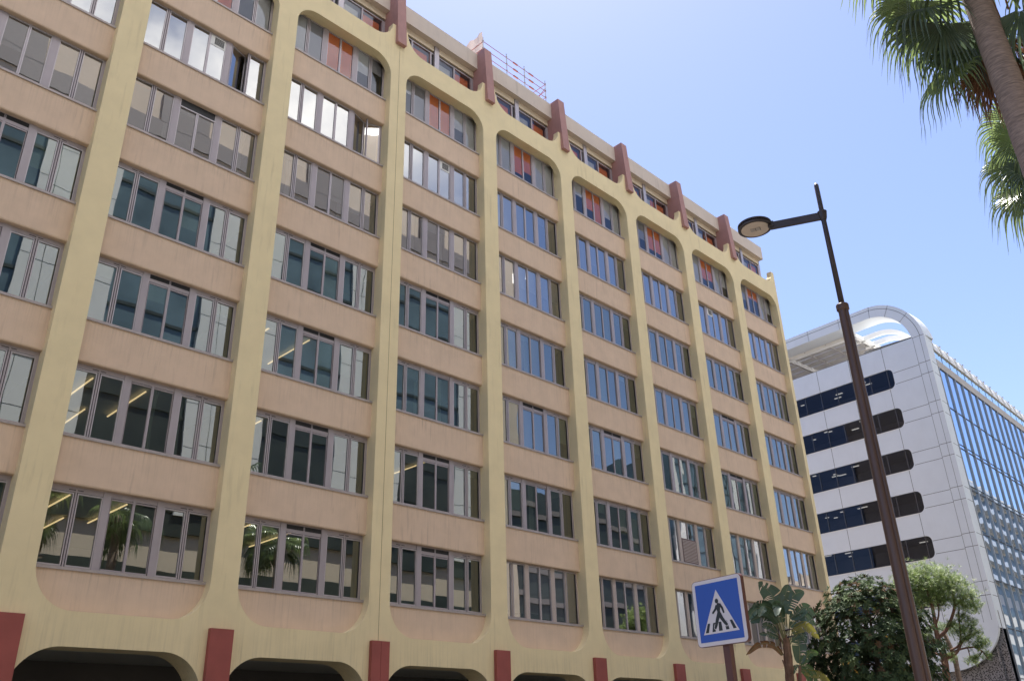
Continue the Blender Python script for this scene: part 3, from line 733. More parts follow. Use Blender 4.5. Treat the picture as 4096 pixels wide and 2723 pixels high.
for z in range(4, 36, 4): b.box(68, 115, -60, -59.7, z, z + .7)
b.build('floor_band', OPM, db)
gt_ = empty('blue_glass_tower', (134, -68, 0), 'blue glass tower with pale vertical strips mirrored in the far windows', 'building')
b = MB(); b.box(117, 152, -76, -60, 0, 49); b.build('glazing', OPG, gt_)
b = MB()
for x in (117, 128.5, 140.5): b.box(x, x + 2.6, -60, -59.6, 0, 49.5)
b.build('pale_strip', OPW, gt_)
b = MB()
for z in range(3, 49, 4): b.box(117, 152, -59.99, -59.93, z, z + .18)
for x in range(120, 152, 3): b.box(x, x + .15, -59.99, -59.93, 0, 49)
b.build('joint', OPD, gt_)
block('distant_apartment_block', 172, 330, -60, -40, 57, OPB, CONC, 'long tall apartment block mirrored in the blue curtain wall', 4.2)

# ------------------------------------------------------------------ street lamp
lp = empty('street_lamp', (6.48, -17.98, 0), 'tall brown street lamp with a round disc head on a side arm', 'street lamp')
b = MB(); px, py = 6.48, -17.98; P_ = []
n_ = 28
for (z, r_) in ((0, .112), (4, .096), (7.62, .078)):
    ring_ = []
    for k in range(n_):
        a = 2 * math.pi * k / n_; g = 1 - .30 * math.exp(-((a - R(228)) / .10) ** 2) - .30 * math.exp(-((a - R(48)) / .10) ** 2)
        ring_.append((px + r_ * g * math.cos(a), py + r_ * g * math.sin(a), z))
    P_.append(ring_)
v_ = [q for r_ in P_ for q in r_]; f_ = [(i * n_ + k, i * n_ + (k + 1) % n_, (i + 1) * n_ + (k + 1) % n_, (i + 1) * n_ + k) for i in range(2) for k in range(n_)]
b.add(v_, f_); b.build('lower_pole', POLE, lp)
b = MB(); b.lathe((px, py, 7.58), [(.080, 0), (.097, .02), (.097, .10), (.088, .115), (.03, .12)], 28); b.build('collar', POLE, lp, smooth=False)
b = MB(); b.tube([(px, py, 7.6), (px, py, 9.3), (px, py, 9.98), (px, py, 10.02)], [.045, .040, .038, .02], 16); b.build('upper_pole', POLE2, lp, smooth=True)
b = MB(); b.lathe((px, py, 9.28), [(.045, 0), (.062, .05), (.074, .14), (.078, .165), (.04, .17)], 20); b.build('bracket_collar', POLE2, lp)
lc = Vector((6.12, -16.93, 9.45)); jc = Vector((px, py, 9.37)); ad = (lc - jc); ad.z = 0; ad.normalize()
b = MB(); b.bar(jc + ad * .04, lc - ad * .26 + Vector((0, 0, -.02)), .055, .13); b.bar(lc - ad * .32, lc - ad * .22, .09, .10); b.build('arm', POLE2, lp)
b = MB(); b.lathe((lc.x, lc.y, lc.z), [(.285, 0), (.288, .02), (.262, .045), (.285, .055), (.286, .08), (.20, .13), (.08, .15)], 48)
for k in range(48):
    a = 2 * math.pi * k / 48; b.bar((lc.x + .25 * math.cos(a), lc.y + .25 * math.sin(a), lc.z + .05), (lc.x + .287 * math.cos(a), lc.y + .287 * math.sin(a), lc.z + .05), .006, .03)
ld = b.build('lamp_head', POLE2, lp)
b = MB(); b.lathe((lc.x, lc.y, lc.z - .008), [(.235, 0), (.235, .006)], 40); b.build('lens', LENS, ld)
b = MB(); sd_ = Vector((ad.y, -ad.x, 0))
for o_ in (-.045, .045): 
    c_ = lc + ad * o_ + Vector((0, 0, -.012)); b.bar(c_ - sd_ * .05, c_ + sd_ * .05, .07, .006)
b.cur = 1
for o_ in (-.006, -.085):
    c_ = lc + ad * o_ + Vector((0, 0, -.0165)); b.bar(c_ - sd_ * .05, c_ + sd_ * .05, .007, .004)
b.build('led_board', [LED, DARK], ld)

# ------------------------------------------------------------------ pedestrian crossing sign
SB = mat('sign_blue', (.018, .085, .42), .35, var=.03); SW = mat('sign_white', (.70, .64, .66), .4, var=.03); SK = mat('sign_black', (.02, .024, .026), .5); SR = mat('sign_brown_edge', (.10, .030, .020), .45, var=.15, vscale=6)
CC = Vector((-5.9269, -22.7452, 0))
Lp = CC + Vector((.8346, .5507, 0)) * 10.28; Rp = CC + Vector((.8646, .5025, 0)) * 9.80
ux = (Rp - Lp).normalized(); un = Vector((ux.y, -ux.x, 0)); WS = .70; SC = (Lp + Rp) / 2; SO = SC - ux * WS / 2 + Vector((0, 0, 2.41))
sg = empty('crossing_sign', (SC.x, SC.y, 0), 'blue square pedestrian crossing sign with walking figure on brown post', 'road sign')
TS = lambda u, v, d: tuple(SO + ux * u * WS + Vector((0, 0, v * WS)) + un * d)
def rrect(x0, x1, y0, y1, q, n=7): return arc(x1 - q, y1 - q, q, q, 0, 90, n) + arc(x0 + q, y1 - q, q, q, 90, 180, n) + arc(x0 + q, y0 + q, q, q, 180, 270, n) + arc(x1 - q, y0 + q, q, q, 270, 360, n)
slab('sign_casing', [rrect(-.004, 1.004, -.004, 1.004, .075)], (-.045, 0), TS, SR, sg)
pl_ = slab('sign_plate', [rrect(.004, .996, .004, .996, .07)], (0.0005, .003), TS, SW, sg)
slab('blue_field', [rrect(.068, .932, .062, .938, .008, 3)], (.0032, .0045), TS, SB, pl_)
slab('white_triangle', [[(.488, .822), (.148, .175), (.858, .178)]], (.0047, .006), TS, SW, pl_)
for pts in ([(.251, .335), (.299, .335), (.253, .199), (.19, .199)], [(.359, .335), (.41, .335), (.392, .203), (.326, .203)], [(.471, .338), (.524, .338), (.534, .206), (.46, .206)], [(.590, .339), (.638, .340), (.669, .21), (.604, .21)], [(.693, .342), (.742, .342), (.809, .212), (.747, .212)]):
    slab('crossing_stripe', [pts], (.0062, .007), TS, SK, pl_)
def limb(pts, rad, grow=0):
    out_ = []; n2 = len(pts)
    L_ = []; R_ = []
    for i, (x, y) in enumerate(pts):
        a = pts[max(0, i - 1)]; c = pts[min(n2 - 1, i + 1)]; dx, dy = c[0] - a[0], c[1] - a[1]; l_ = math.hypot(dx, dy); nx, ny = -dy / l_, dx / l_
        r_ = rad[i] + grow; L_.append((x + nx * r_, y + ny * r_)); R_.append((x - nx * r_, y - ny * r_))
    x, y = pts[-1]; a = pts[-2]; an = math.degrees(math.atan2(y - a[1], x - a[0])); cap = arc(x, y, rad[-1] + grow, rad[-1] + grow, an + 90, an - 90, 6)[1:-1]
    return L_ + cap + list(reversed(R_))
legs = [([(.502, .46), (.455, .375), (.425, .30), (.402, .262)], [.034, .029, .026, .023]), ([(.508, .46), (.545, .39), (.60, .315), (.628, .288)], [.034, .029, .026, .023])]
for pts, rad in legs: slab('figure_outline', [limb(pts[2:], rad[2:], .009)], (.0072, .008), TS, SW, pl_)
fig = [limb(p, r_) for p, r_ in legs]
fg = MB()
body = [(.462, .572), (.478, .60), (.505, .622), (.53, .61), (.556, .585), (.541, .556), (.530, .50), (.534, .455), (.505, .43), (.474, .455), (.475, .50), (.462, .54)]
parts_ = fig + [body, limb([(.475, .585), (.44, .53), (.384, .482)], [.022, .019, .016]), limb([(.53, .60), (.575, .54), (.598, .47)], [.021, .019, .016]), arc(.483, .650, .033, .036, 0, 345, 22)]
for k, lp_ in enumerate(parts_): slab('walking_figure', [lp_], (.0082 + k * .00006, .0092 + k * .00006), TS, SK, pl_)
# join the figure's pieces into one mesh
figs = [o for o in pl_.children if o.name.startswith('walking_figure')]
bm = bmesh.new()
for o in figs: bm.from_mesh(o.data)
figs[0].data = figs[0].data.copy(); bm.to_mesh(figs[0].data); bm.free()
for o in figs[1:]: bpy.data.objects.remove(o)
pc = SC - un * .075
b = MB(); b.box(pc.x - .04, pc.x + .04, pc.y - .04, pc.y + .04, 0, 3.02); b.build('post', SR, sg)
b = MB()
for z in (2.6, 2.95): b.bar(SC - un * .085 - ux * .08 + Vector((0, 0, z)), SC - un * .085 + ux * .08 + Vector((0, 0, z)), .08, .03)
b.build('clamp', SR, sg)

# ------------------------------------------------------------------ palms
BARK = mat('palm_bark', (.28, .21, .175), .9, var=.4, vscale=6, stretch=6.0, bump=1.0, bscale=22)
FRG = mat('palm_leaf_green', (.17, .225, .085), .26, spec=.9, var=.3, vscale=3, transl=.5)
FRD = mat('palm_leaf_dark', (.095, .135, .08), .35, spec=.5, var=.3, vscale=3, transl=.35)
DEAD = mat('dead_palm_leaf', (.25, .125, .07), .7, var=.35, vscale=5, transl=.3)
FRUIT = mat('orange_fruit_stalk', (.36, .07, .02), .7, var=.4, vscale=9)
def fan(b, hub, d0, side, L_=1.0, n=36, spread=118, dr=.55, seed=0, threads=True):
    q = random.Random(seed); hub = Vector(hub); d0 = d0.normalized(); side = (side - d0 * side.dot(d0)).normalized(); nrm = d0.cross(side).normalized()
    sp_ = spread / n * 2
    for i in range(n):
        a = R(-spread + (i + .5) * sp_ + q.uniform(-1, 1)); le = L_ * (1 - .22 * abs(a) / R(spread)) * q.uniform(.9, 1.07)
        d = d0 * math.cos(a) + side * math.sin(a); lat = side * math.cos(a) - d0 * math.sin(a)
        cup = nrm * (.10 * le * math.cos(a * 1.2))
        pts = []; ss = (0.06, .3, .52, .66, .78, .90, 1.0, 1.12)
        drp = dr * q.uniform(.7, 1.35); tw = q.uniform(-.05, .05)
        for s_ in ss:
            k = max(0, (s_ - .58) / .45)
            p = hub + d * le * (s_ if s_ < .58 else .58 + (s_ - .58) * (1 - .35 * min(1, k))) + Vector((0, 0, -1)) * drp * le * .62 * (k ** 2.0) + lat * tw * k + cup * math.sin(min(1, s_) * 3.1)
            wd = min(s_, .52) * le * math.tan(R(sp_) / 2) * 1.02 if s_ <= .52 else .52 * le * math.tan(R(sp_) / 2) * (1 - ((s_ - .52) / .62)) ** .8
            pts.append((p, max(wd, .0015)))
        v = []
        for p, wd in pts: v += [p - lat * wd, p + nrm * wd * .55, p + lat * wd]
        f = []
        for j in range(len(pts) - 1): o_ = j * 3; f += [(o_, o_ + 1, o_ + 4, o_ + 3), (o_ + 1, o_ + 2, o_ + 5, o_ + 4)]
        b.add(v, f)
PALMG = 'fan palms along the pavement'
def palm(name, base, topz, r0, r1, lab, fronds, lean=(0, 0), group=None, seed=1):
    o = empty(name, base, lab, 'palm tree', PALMG)
    b = MB(); n = 60; pts = []; rad = []
    for i in range(n + 1):
        t = i / n; pts.append((base[0] + lean[0] * t, base[1] + lean[1] * t, topz * t)); rad.append((r0 + (r1 - r0) * t + .12 * math.exp(-t * 14)) * (1 + .018 * math.sin(i * 2.4)))
    b.tube(pts, rad, 20); b.build('trunk', BARK, o, smooth=True)
    top_ = Vector(pts[-1])
    return o, top_
def frond(o, top_, hub, mt_, seed, L_=1.05, dirv=None, dr=.6, n=36, spread=118, face=None):
    hub = Vector(hub); ou = hub - top_; h_ = Vector((ou.x, ou.y, 0)); h_ = h_.normalized() if h_.length > .02 else Vector((1, 0, 0))
    b = MB(); mid = (top_ + hub) / 2 + Vector((0, 0, .22)) + h_ * .1
    b.tube([top_, mid, hub], [.035, .022, .014], 6)
    d = dirv if dirv else (hub - mid).normalized() + Vector((0, 0, -.25))
    side = Vector((-h_.y, h_.x, 0))
    if face: side = d.cross(face)
    fan(b, hub, d, side, L_, n, spread, dr, seed)
    return b.build('frond', mt_, o)
p1, t1 = palm('fan_palm', (6.98, -21.12, 0), 13.35, .275, .19, 'big fan palm with thick trunk nearest the camera', None, lean=(-.03, .13))
q = random.Random(5)
hubs = [((6.79, -20.22, 12.30), FRG, Vector((-.2, .75, -.6)), 1.05), ((6.86, -20.42, 12.12), FRD, Vector((-.1, .2, -1)), 1.15), ((7.2, -20.30, 11.42), FRG, Vector((-.1, .55, -.75)), 1.05),
        ((6.70, -20.30, 12.45), FRD, Vector((-.6, .3, -.7)), 1.0), ((7.2, -20.65, 12.0), FRD, Vector((.1, .3, -1)), 1.1), ((6.83, -20.14, 12.86), FRG, Vector((-.1, .6, -.6)), 1.1),
        ((7.01, -21.50, 11.75), FRD, Vector((.1, -.2, -1)), 1.15), ((7.15, -20.5, 11.9), FRG, Vector((.3, .3, -.9)), 1.1), ((7.5, -20.8, 11.7), FRD, Vector((.4, .2, -.9)), 1.1),
        ((6.85, -21.85, 12.3), FRG, Vector((-.1, -.7, -.7)), 1.1), ((7.25, -21.8, 11.9), FRG, Vector((.3, -.5, -.8)), 1.1), ((6.5, -20.8, 12.9), FRD, Vector((-.8, .2, -.4)), 1.1), ((7.1, -20.2, 12.5), FRD, Vector((.3, .8, -.5)), 1.1)]
for k, (h_, m_, d_, l_) in enumerate(hubs): frond(p1, t1, h_, m_, 100 + k, l_ * .92, d_, .55, 34, 105, Vector((.8, .1 + .5 * math.sin(k * 2.1), .5 * math.cos(k * 1.3))))
for k in range(16):
    a = q.uniform(0, 2 * math.pi); el = R(q.uniform(5, 75)); rr = q.uniform(.9, 1.2)
    hb = t1 + Vector((math.cos(a) * math.cos(el), math.sin(a) * math.cos(el), math.sin(el))) * rr
    frond(p1, t1, hb, q.choice((FRG, FRD)), 200 + k, 1.05, None, .5, 28)
for k, (h_, d_) in enumerate([((7.25, -20.90, 11.45), Vector((.02, .10, -1))), ((7.3, -20.95, 11.25), Vector((.05, .02, -1))), ((7.3, -20.8, 11.4), Vector((.0, .16, -1))), ((7.2, -21.2, 11.5), Vector((.2, 0, -1)))]):
    fo = frond(p1, t1, h_, DEAD, 300 + k, 1.1, d_, .3, 30, 50); fo['label'] = 'dead rust brown frond'
b = MB()
for k in range(60):
    a = q.uniform(-2.2, -.6); s_ = t1 + Vector((.35 * math.cos(a), .35 * math.sin(a) - .2, -.5)); e_ = s_ + Vector((q.uniform(-.2, .3), q.uniform(-.6, .1), q.uniform(-1.0, -.2)))
    b.tube([s_, (s_ + e_) / 2 + Vector((0, 0, .1)), e_], [.012, .01, .02], 4)
b.build('fruit_stalk', FRUIT, p1)
p2, t2 = palm('fan_palm', (16.45, -20.45, 0), 15.5, .25, .17, 'second fan palm behind, its crown cut by the right edge', None)
hub2 = [((16.36, -19.60, 15.45), FRG, Vector((-.2, .7, -.6))), ((16.31, -19.35, 14.67), FRG, Vector((-.3, .7, -.6))), ((16.31, -19.35, 13.9), FRG, Vector((-.1, .4, -.9))), ((16.35, -19.65, 15.95), FRG, Vector((0, .9, -.2))),
        ((16.2, -19.75, 14.4), FRD, Vector((-.3, .2, -1))), ((16.6, -19.6, 14.2), FRD, Vector((.2, .2, -1)))]
for k, (h_, m_, d_) in enumerate(hub2): frond(p2, t2, h_, m_, 400 + k, 1.25, d_, .6, 34, 105, Vector((.8, .2, .5 * math.cos(k * 1.7))))
for k in range(24):
    a = q.uniform(0, 2 * math.pi); el = R(q.uniform(-60, 75)); rr = q.uniform(.9, 1.25)
    hb = t2 + Vector((math.cos(a) * math.cos(el), math.sin(a) * math.cos(el), math.sin(el))) * rr
    if hb.y > -19.9 and hb.z < 15: continue
    frond(p2, t2, hb, q.choice((FRG, FRG, FRD)), 500 + k, 1.05, None, .6, 26)

for (bx_, by_, tz, lab) in ((12.3, -24.4, 13.6, 'fan palm across the street, mirrored in the second bay of windows'), (21.5, -24.6, 13.2, 'fan palm across the street, mirrored in the third bay of windows'), (2.0, -25.6, 16.0, 'fan palm across the street, mirrored in the leftmost low windows')):
    p3, t3 = palm('fan_palm', (bx_, by_, 0), tz, .25, .18, lab, None)
    for k in range(20):
        a = q.uniform(0, 2 * math.pi); el = R(q.uniform(-60, 70)); rr = q.uniform(.9, 1.3)
        frond(p3, t3, t3 + Vector((math.cos(a) * math.cos(el), math.sin(a) * math.cos(el), math.sin(el))) * rr, q.choice((FRG, FRD)), int(700 + k + bx_), 1.1, None, .6, 24)

# ------------------------------------------------------------------ bird-of-paradise tree
STG = mat('banana_leaf_green', (.07, .12, .062), .35, spec=.6, var=.2, vscale=3, transl=.12); STL = mat('young_leaf_green', (.10, .17, .05), .4, var=.15, transl=.3); STY = mat('yellowing_leaf', (.26, .24, .05), .5, var=.25, vscale=5, transl=.3)
STB = mat('brown_leaf', (.22, .11, .04), .7, var=.3, vscale=6); STK = mat('leaf_stalk', (.22, .21, .09), .5, var=.2); FIB = mat('fibrous_trunk', (.20, .115, .075), .9, var=.35, vscale=9, stretch=.25, bump=.8, bscale=30)
FLW = mat('white_flower', (.75, .72, .62), .5); FLD = mat('dark_flower_bract', (.05, .035, .05), .5)
def bez(p, t):
    n = len(p) - 1; seg = min(int(t * n), n - 1); u = t * n - seg
    P = lambda i: Vector(p[max(0, min(n, i))])
    a, b_, c, d = P(seg - 1), P(seg), P(seg + 1), P(seg + 2)
    return .5 * ((2 * b_) + (c - a) * u + (2 * a - 5 * b_ + 4 * c - d) * u * u + (3 * b_ - a - 3 * c + d) * u ** 3)
def paddle(parent, root_, pts, wd, mt_, seed, tears=5, lift=.25, nface=Vector((-.88, -.47, 0))):
    q = random.Random(seed); pts = [Vector(p) for p in pts]
    sk = MB(); st = [root_, (Vector(root_) + pts[0]) / 2 + Vector((0, 0, -.05)), pts[0]]
    sk.tube([bez(st, i / 6) for i in range(7)], [.035 - .003 * i for i in range(7)], 6)
    sk.tube([bez(pts, i / 10) for i in range(11)], [.016 - .0013 * i for i in range(11)], 5)
    sk.cur = 1; n = 44
    tear = {1: set(), -1: set()}
    for _ in range(tears):
        for s_ in (1, -1):
            if q.random() < .8: tear[s_].add(q.randint(6, n - 5))
    for s_ in (1, -1):
        off = 0.0; prev = None
        for i in range(n + 1):
            t = i / n; p = bez(pts, t); d = (bez(pts, min(1, t + .02)) - bez(pts, max(0, t - .02))).normalized()
            lat = d.cross(nface); lat = lat.normalized() * s_
            w_ = wd * (math.sin(math.pi * min(1, t * .96 + .04)) ** .55) * (1 - .25 * t)
            if i in tear[s_]: off += q.uniform(-.05, .05); gap = True
            else: gap = False
            edge = p + lat * w_ + d * (w_ * .38) + nface * (w_ * lift) + Vector((0, 0, -w_ * .22)) + d * off * .5
            mid_ = p + lat * w_ * .5 + d * (w_ * .14) + nface * (w_ * lift * .15)
            cur = (p, mid_, edge)
            if prev and not gap: sk.add([prev[0], prev[1], prev[2], cur[0], cur[1], cur[2]], [(0, 1, 4, 3), (1, 2, 5, 4)])
            elif prev and gap:
                e2 = prev[2] + (cur[2] - prev[2]) * .0; sk.add([prev[0], prev[1], e2, cur[0]], [(0, 1, 3), (1, 2, 3)]) if q.random() < .3 else sk.add([prev[0], prev[1], cur[0]], [(0, 1, 2)])
            prev = cur
    return sk.build('leaf', [STK, mt_], parent)
bp = empty('bird_of_paradise_tree', (25.78, -5.65, 0), 'bird-of-paradise tree with torn banana-like leaves in front of the facade', 'tree')
tr_ = [(25.72, -5.58, 0), (25.77, -5.66, 2), (25.79, -5.71, 3.6), (25.81, -5.75, 4.2), (25.83, -5.78, 4.8), (25.83, -5.79, 5.15)]
b = MB(); b.tube([bez(tr_, i / 24) for i in range(25)], [(.16 if i < 16 else .16 - .008 * (i - 16)) * (1 + .06 * math.sin(i * 2.1)) for i in range(25)], 14)
for k in range(46):
    z = 2.2 + k * .062; a = q.uniform(0, 6.28); c_ = Vector((25.80, -5.72, z)); o_ = Vector((math.cos(a), math.sin(a), 0))
    b.bar(c_ + o_ * .13, c_ + o_ * .20 + Vector((0, 0, q.uniform(.1, .3))), .05, .02)
b.build('trunk', FIB, bp)
LV = {'L1': [(25.74, -5.62, 5.94), (25.76, -5.66, 6.2), (25.7, -5.54, 6.71), (25.49, -5.17, 7.13)], 'L2': [(25.85, -5.83, 5.93), (25.88, -5.88, 6.29), (25.96, -6.04, 6.75), (26.01, -6.13, 7.02)],
 'L3': [(25.9, -5.92, 5.92), (25.96, -6.04, 6.28), (26.08, -6.27, 6.6), (26.25, -6.59, 6.74)], 'L4': [(25.74, -5.61, 5.89), (25.61, -5.39, 6.12), (25.49, -5.16, 6.29), (25.33, -4.89, 6.37)],
 'L5': [(25.7, -5.55, 5.74), (25.56, -5.3, 5.91), (25.4, -5.01, 5.88), (25.25, -4.75, 5.77)], 'L6': [(25.95, -6.01, 5.76), (26.09, -6.29, 5.94), (26.24, -6.57, 6.13), (26.35, -6.8, 5.8)],
 'L7': [(25.92, -5.97, 5.45), (26.08, -6.26, 5.71), (26.23, -6.57, 5.79), (26.33, -6.77, 5.44)], 'L8': [(25.95, -6.01, 5.24), (26.06, -6.24, 5.4), (26.21, -6.52, 5.44), (26.36, -6.81, 4.98)],
 'L9': [(25.69, -5.53, 5.27), (25.61, -5.38, 5.49), (25.51, -5.21, 5.58), (25.44, -5.08, 5.51)], 'L10': [(25.71, -5.57, 5.07), (25.61, -5.38, 5.18), (25.51, -5.21, 5.27), (25.38, -4.98, 5.26)],
 'L11': [(25.73, -5.6, 4.46), (25.58, -5.34, 4.85), (25.33, -4.89, 4.88), (25.1, -4.48, 4.55)], 'L12': [(25.92, -5.97, 4.96), (26.05, -6.2, 5.18), (26.13, -6.35, 5.12), (26.14, -6.39, 4.88)]}
WDT = {'L1': .46, 'L2': .27, 'L3': .30, 'L4': .34, 'L5': .22, 'L6': .24, 'L7': .20, 'L8': .22, 'L9': .16, 'L10': .12, 'L11': .14, 'L12': .14}
for k, (nm, pts) in enumerate(LV.items()):
    paddle(bp, (25.83, -5.79, 4.75), pts, WDT[nm], STY if nm == 'L8' else (STB if nm == 'L11' else STG), 40 + k, 7, .12 if nm in ('L1', 'L2', 'L3') else .35)
for k in range(5):
    a = 1.2 + k * .5; rt = Vector((25.83, -5.79, 4.8)); e_ = Vector((math.cos(a + .3), math.sin(a + .3), 0))
    paddle(bp, rt, [rt + e_ * .25 + Vector((0, 0, .8)), rt + e_ * .5 + Vector((0, 0, 1.2)), rt + e_ * 1.0 + Vector((0, 0, 1.35)), rt + e_ * 1.4 + Vector((0, 0, .95))], .22, STG, 70 + k, 7, .3)
for (x, y, z) in ((25.80, -5.88, 5.36), (25.79, -5.86, 5.10)):
    b = MB()
    for k in range(9):
        e_ = Vector((q.uniform(-.13, .10), q.uniform(-.16, .12), q.uniform(.06, .26))); b.tube([(x, y, z), Vector((x, y, z)) + e_], [.012, .003], 4)
    b.cur = 1; b.tube([(x - .05, y + .12, z - .03), (x, y, z - .02), (x + .06, y - .16, z), (x + .12, y - .30, z + .02)], [.02, .035, .022, .004], 6); b.build('flower', [FLW, FLD], bp)
bp2 = empty('bird_of_paradise_tree', (25.96, -6.05, 0), 'small young bird-of-paradise plant right beside the tall one', 'tree')
b = MB(); b.tube([(25.93, -6.0, 0), (25.95, -6.02, 3.5), (25.99, -6.09, 4.05)], [.09, .07, .05], 10); b.build('trunk', FIB, bp2)
for k, (pts, w_, m_) in enumerate([([(25.99, -6.1, 4.13), (26.02, -6.16, 4.55), (26.03, -6.17, 4.92), (26.0, -6.12, 5.24)], .30, STG), ([(25.99, -6.1, 4.13), (26.09, -6.29, 4.3), (26.2, -6.5, 4.5), (26.32, -6.72, 4.46)], .17, STL), ([(25.99, -6.09, 4.05), (26.1, -6.31, 4.02), (26.18, -6.47, 3.8), (26.22, -6.54, 3.45)], .14, STL), ([(25.99, -6.09, 4.05), (25.93, -5.97, 4.04), (25.88, -5.89, 3.94), (25.84, -5.8, 3.75)], .1, STG), ([(26.0, -6.1, 3.9), (26.15, -6.4, 3.8), (26.3, -6.7, 3.7), (26.5, -7.0, 3.3)], .16, STY), ([(25.99, -6.09, 4.0), (26.05, -6.2, 3.9), (26.1, -6.3, 3.7), (26.12, -6.34, 3.3)], .14, STL)]):
    paddle(bp2, (25.99, -6.09, 3.85), pts, w_, m_, 90 + k, 5, .2)

# ------------------------------------------------------------------ broad-leaved tree
MG = mat('magnolia_leaf', (.058, .088, .042), .6, spec=.15, var=.35, vscale=6, transl=.08); MB_ = mat('magnolia_leaf_brown', (.11, .07, .04), .8, spec=.1, var=.3, vscale=5); MY = mat('yellow_leaf', (.55, .30, .04), .5); MLt = mat('magnolia_leaf_light', (.10, .14, .06), .6, spec=.15, var=.3, vscale=6, transl=.2)
MT = mat('grey_brown_bark', (.10, .07, .05), .9, var=.3, vscale=5, bump=.5)
mg = empty('magnolia_tree', (28.86, -7.46, 0), 'dense dark broad-leaved tree with rounded crown and brown leaves', 'tree')
mc = Vector((29.0, -7.75, 5.0)); rxv = Vector((.42, -.907, 0)); fwv = Vector((.907, .42, 0))
b = MB(); b.tube([(28.86, -7.46, 0), (28.9, -7.55, 2.5), (29.0, -7.75, 4.2), (29.02, -7.8, 6.2)], [.17, .14, .10, .03], 10)
tips = []
for k in range(44):
    z = q.uniform(2.6, 6.0); a = q.uniform(0, 6.28); s_ = Vector((29.0 - .02 * z, -7.62 - .03 * z, z)); ln = q.uniform(.8, 1.9) * (1 if z < 5.2 else .6)
    e_ = s_ + Vector((math.cos(a) * ln, math.sin(a) * ln, q.uniform(.3, .9))); m_ = (s_ + e_) / 2 + Vector((0, 0, -.1)); b.tube([s_, m_, e_], [.04, .025, .01], 5); tips.append(e_)
b.build('trunk', MT, mg, smooth=True)
b = MB()
def leaf(b, p, d, up, ln, wd):
    d = d.normalized(); lat = d.cross(up); lat = lat.normalized() if lat.length > 1e-4 else d.orthogonal().normalized(); nn = lat.cross(d)
    a = p + d * ln * .45 - nn * ln * .03
    b.add([p, a - lat * wd + nn * wd * .4, a, a + lat * wd + nn * wd * .4, p + d * ln - nn * ln * .14], [(0, 2, 1), (0, 3, 2), (1, 2, 4), (2, 3, 4)])
def crown_ok(u, z):   # rounded outline measured on the tree: half-width left / right by height
    return True
cnt = 0; holes_ = [(Vector((.1, 0, .9)), .42), (Vector((-.7, 0, -.1)), .32), (Vector((.95, 0, .55)), .3), (Vector((-.2, 0, -1.0)), .3), (Vector((.6, 0, -.6)), .28)]
while cnt < 3300:
    u = q.uniform(-2.5, 2.5); dpt = q.uniform(-2.2, 2.2); z = q.uniform(-2.6, 2.35)
    hz = (z + 2.6) / 4.95
    W_ = 2.1 + max(0, -z) * .14 if z < .3 else 2.1 * math.sqrt(max(0, 1 - ((z - .3) / 2.08) ** 2))
    W_ *= 1 + .40 * noise.noise(Vector((u * 1.1 + 3, dpt * 1.1, z * 1.3)))
    rr = math.hypot(u, dpt * 1.05)
    if rr > W_ or (rr < W_ * .5 and z < 1.3 and q.random() < .7): continue
    if noise.noise(Vector((u * 1.3 + 7, dpt * 1.3, z * 1.3))) < -.30: continue
    if any((Vector((u, 0, z)) - h_).length < r_ for h_, r_ in holes_) and q.random() < .7: continue
    p = mc + rxv * u + fwv * dpt + Vector((0, 0, z)); out_ = (rxv * u + fwv * dpt + Vector((0, 0, z * .5 + .9))).normalized(); out_ = (out_ + Vector((q.uniform(-.5, .5), q.uniform(-.5, .5), q.uniform(-.3, .5)))).normalized()
    v_ = q.random(); base_ = 1 if (v_ < .12 and z > .6) or v_ < .03 else (2 if v_ > .80 else 0)
    s1 = out_.orthogonal().normalized(); s2 = out_.cross(s1); nl = q.randint(7, 10)
    for i in range(nl):
        a = 2 * math.pi * i / nl + q.uniform(-.2, .2); d = out_ * q.uniform(.2, .8) + s1 * math.cos(a) + s2 * math.sin(a)
        b.cur = base_ if q.random() < .93 else q.choice((0, 0, 2, 3 if q.random() < .12 else 1)); leaf(b, p, d, out_, q.uniform(.13, .23), q.uniform(.028, .042))
    cnt += 1
b.build('crown', [MG, MB_, MLt, MY], mg)

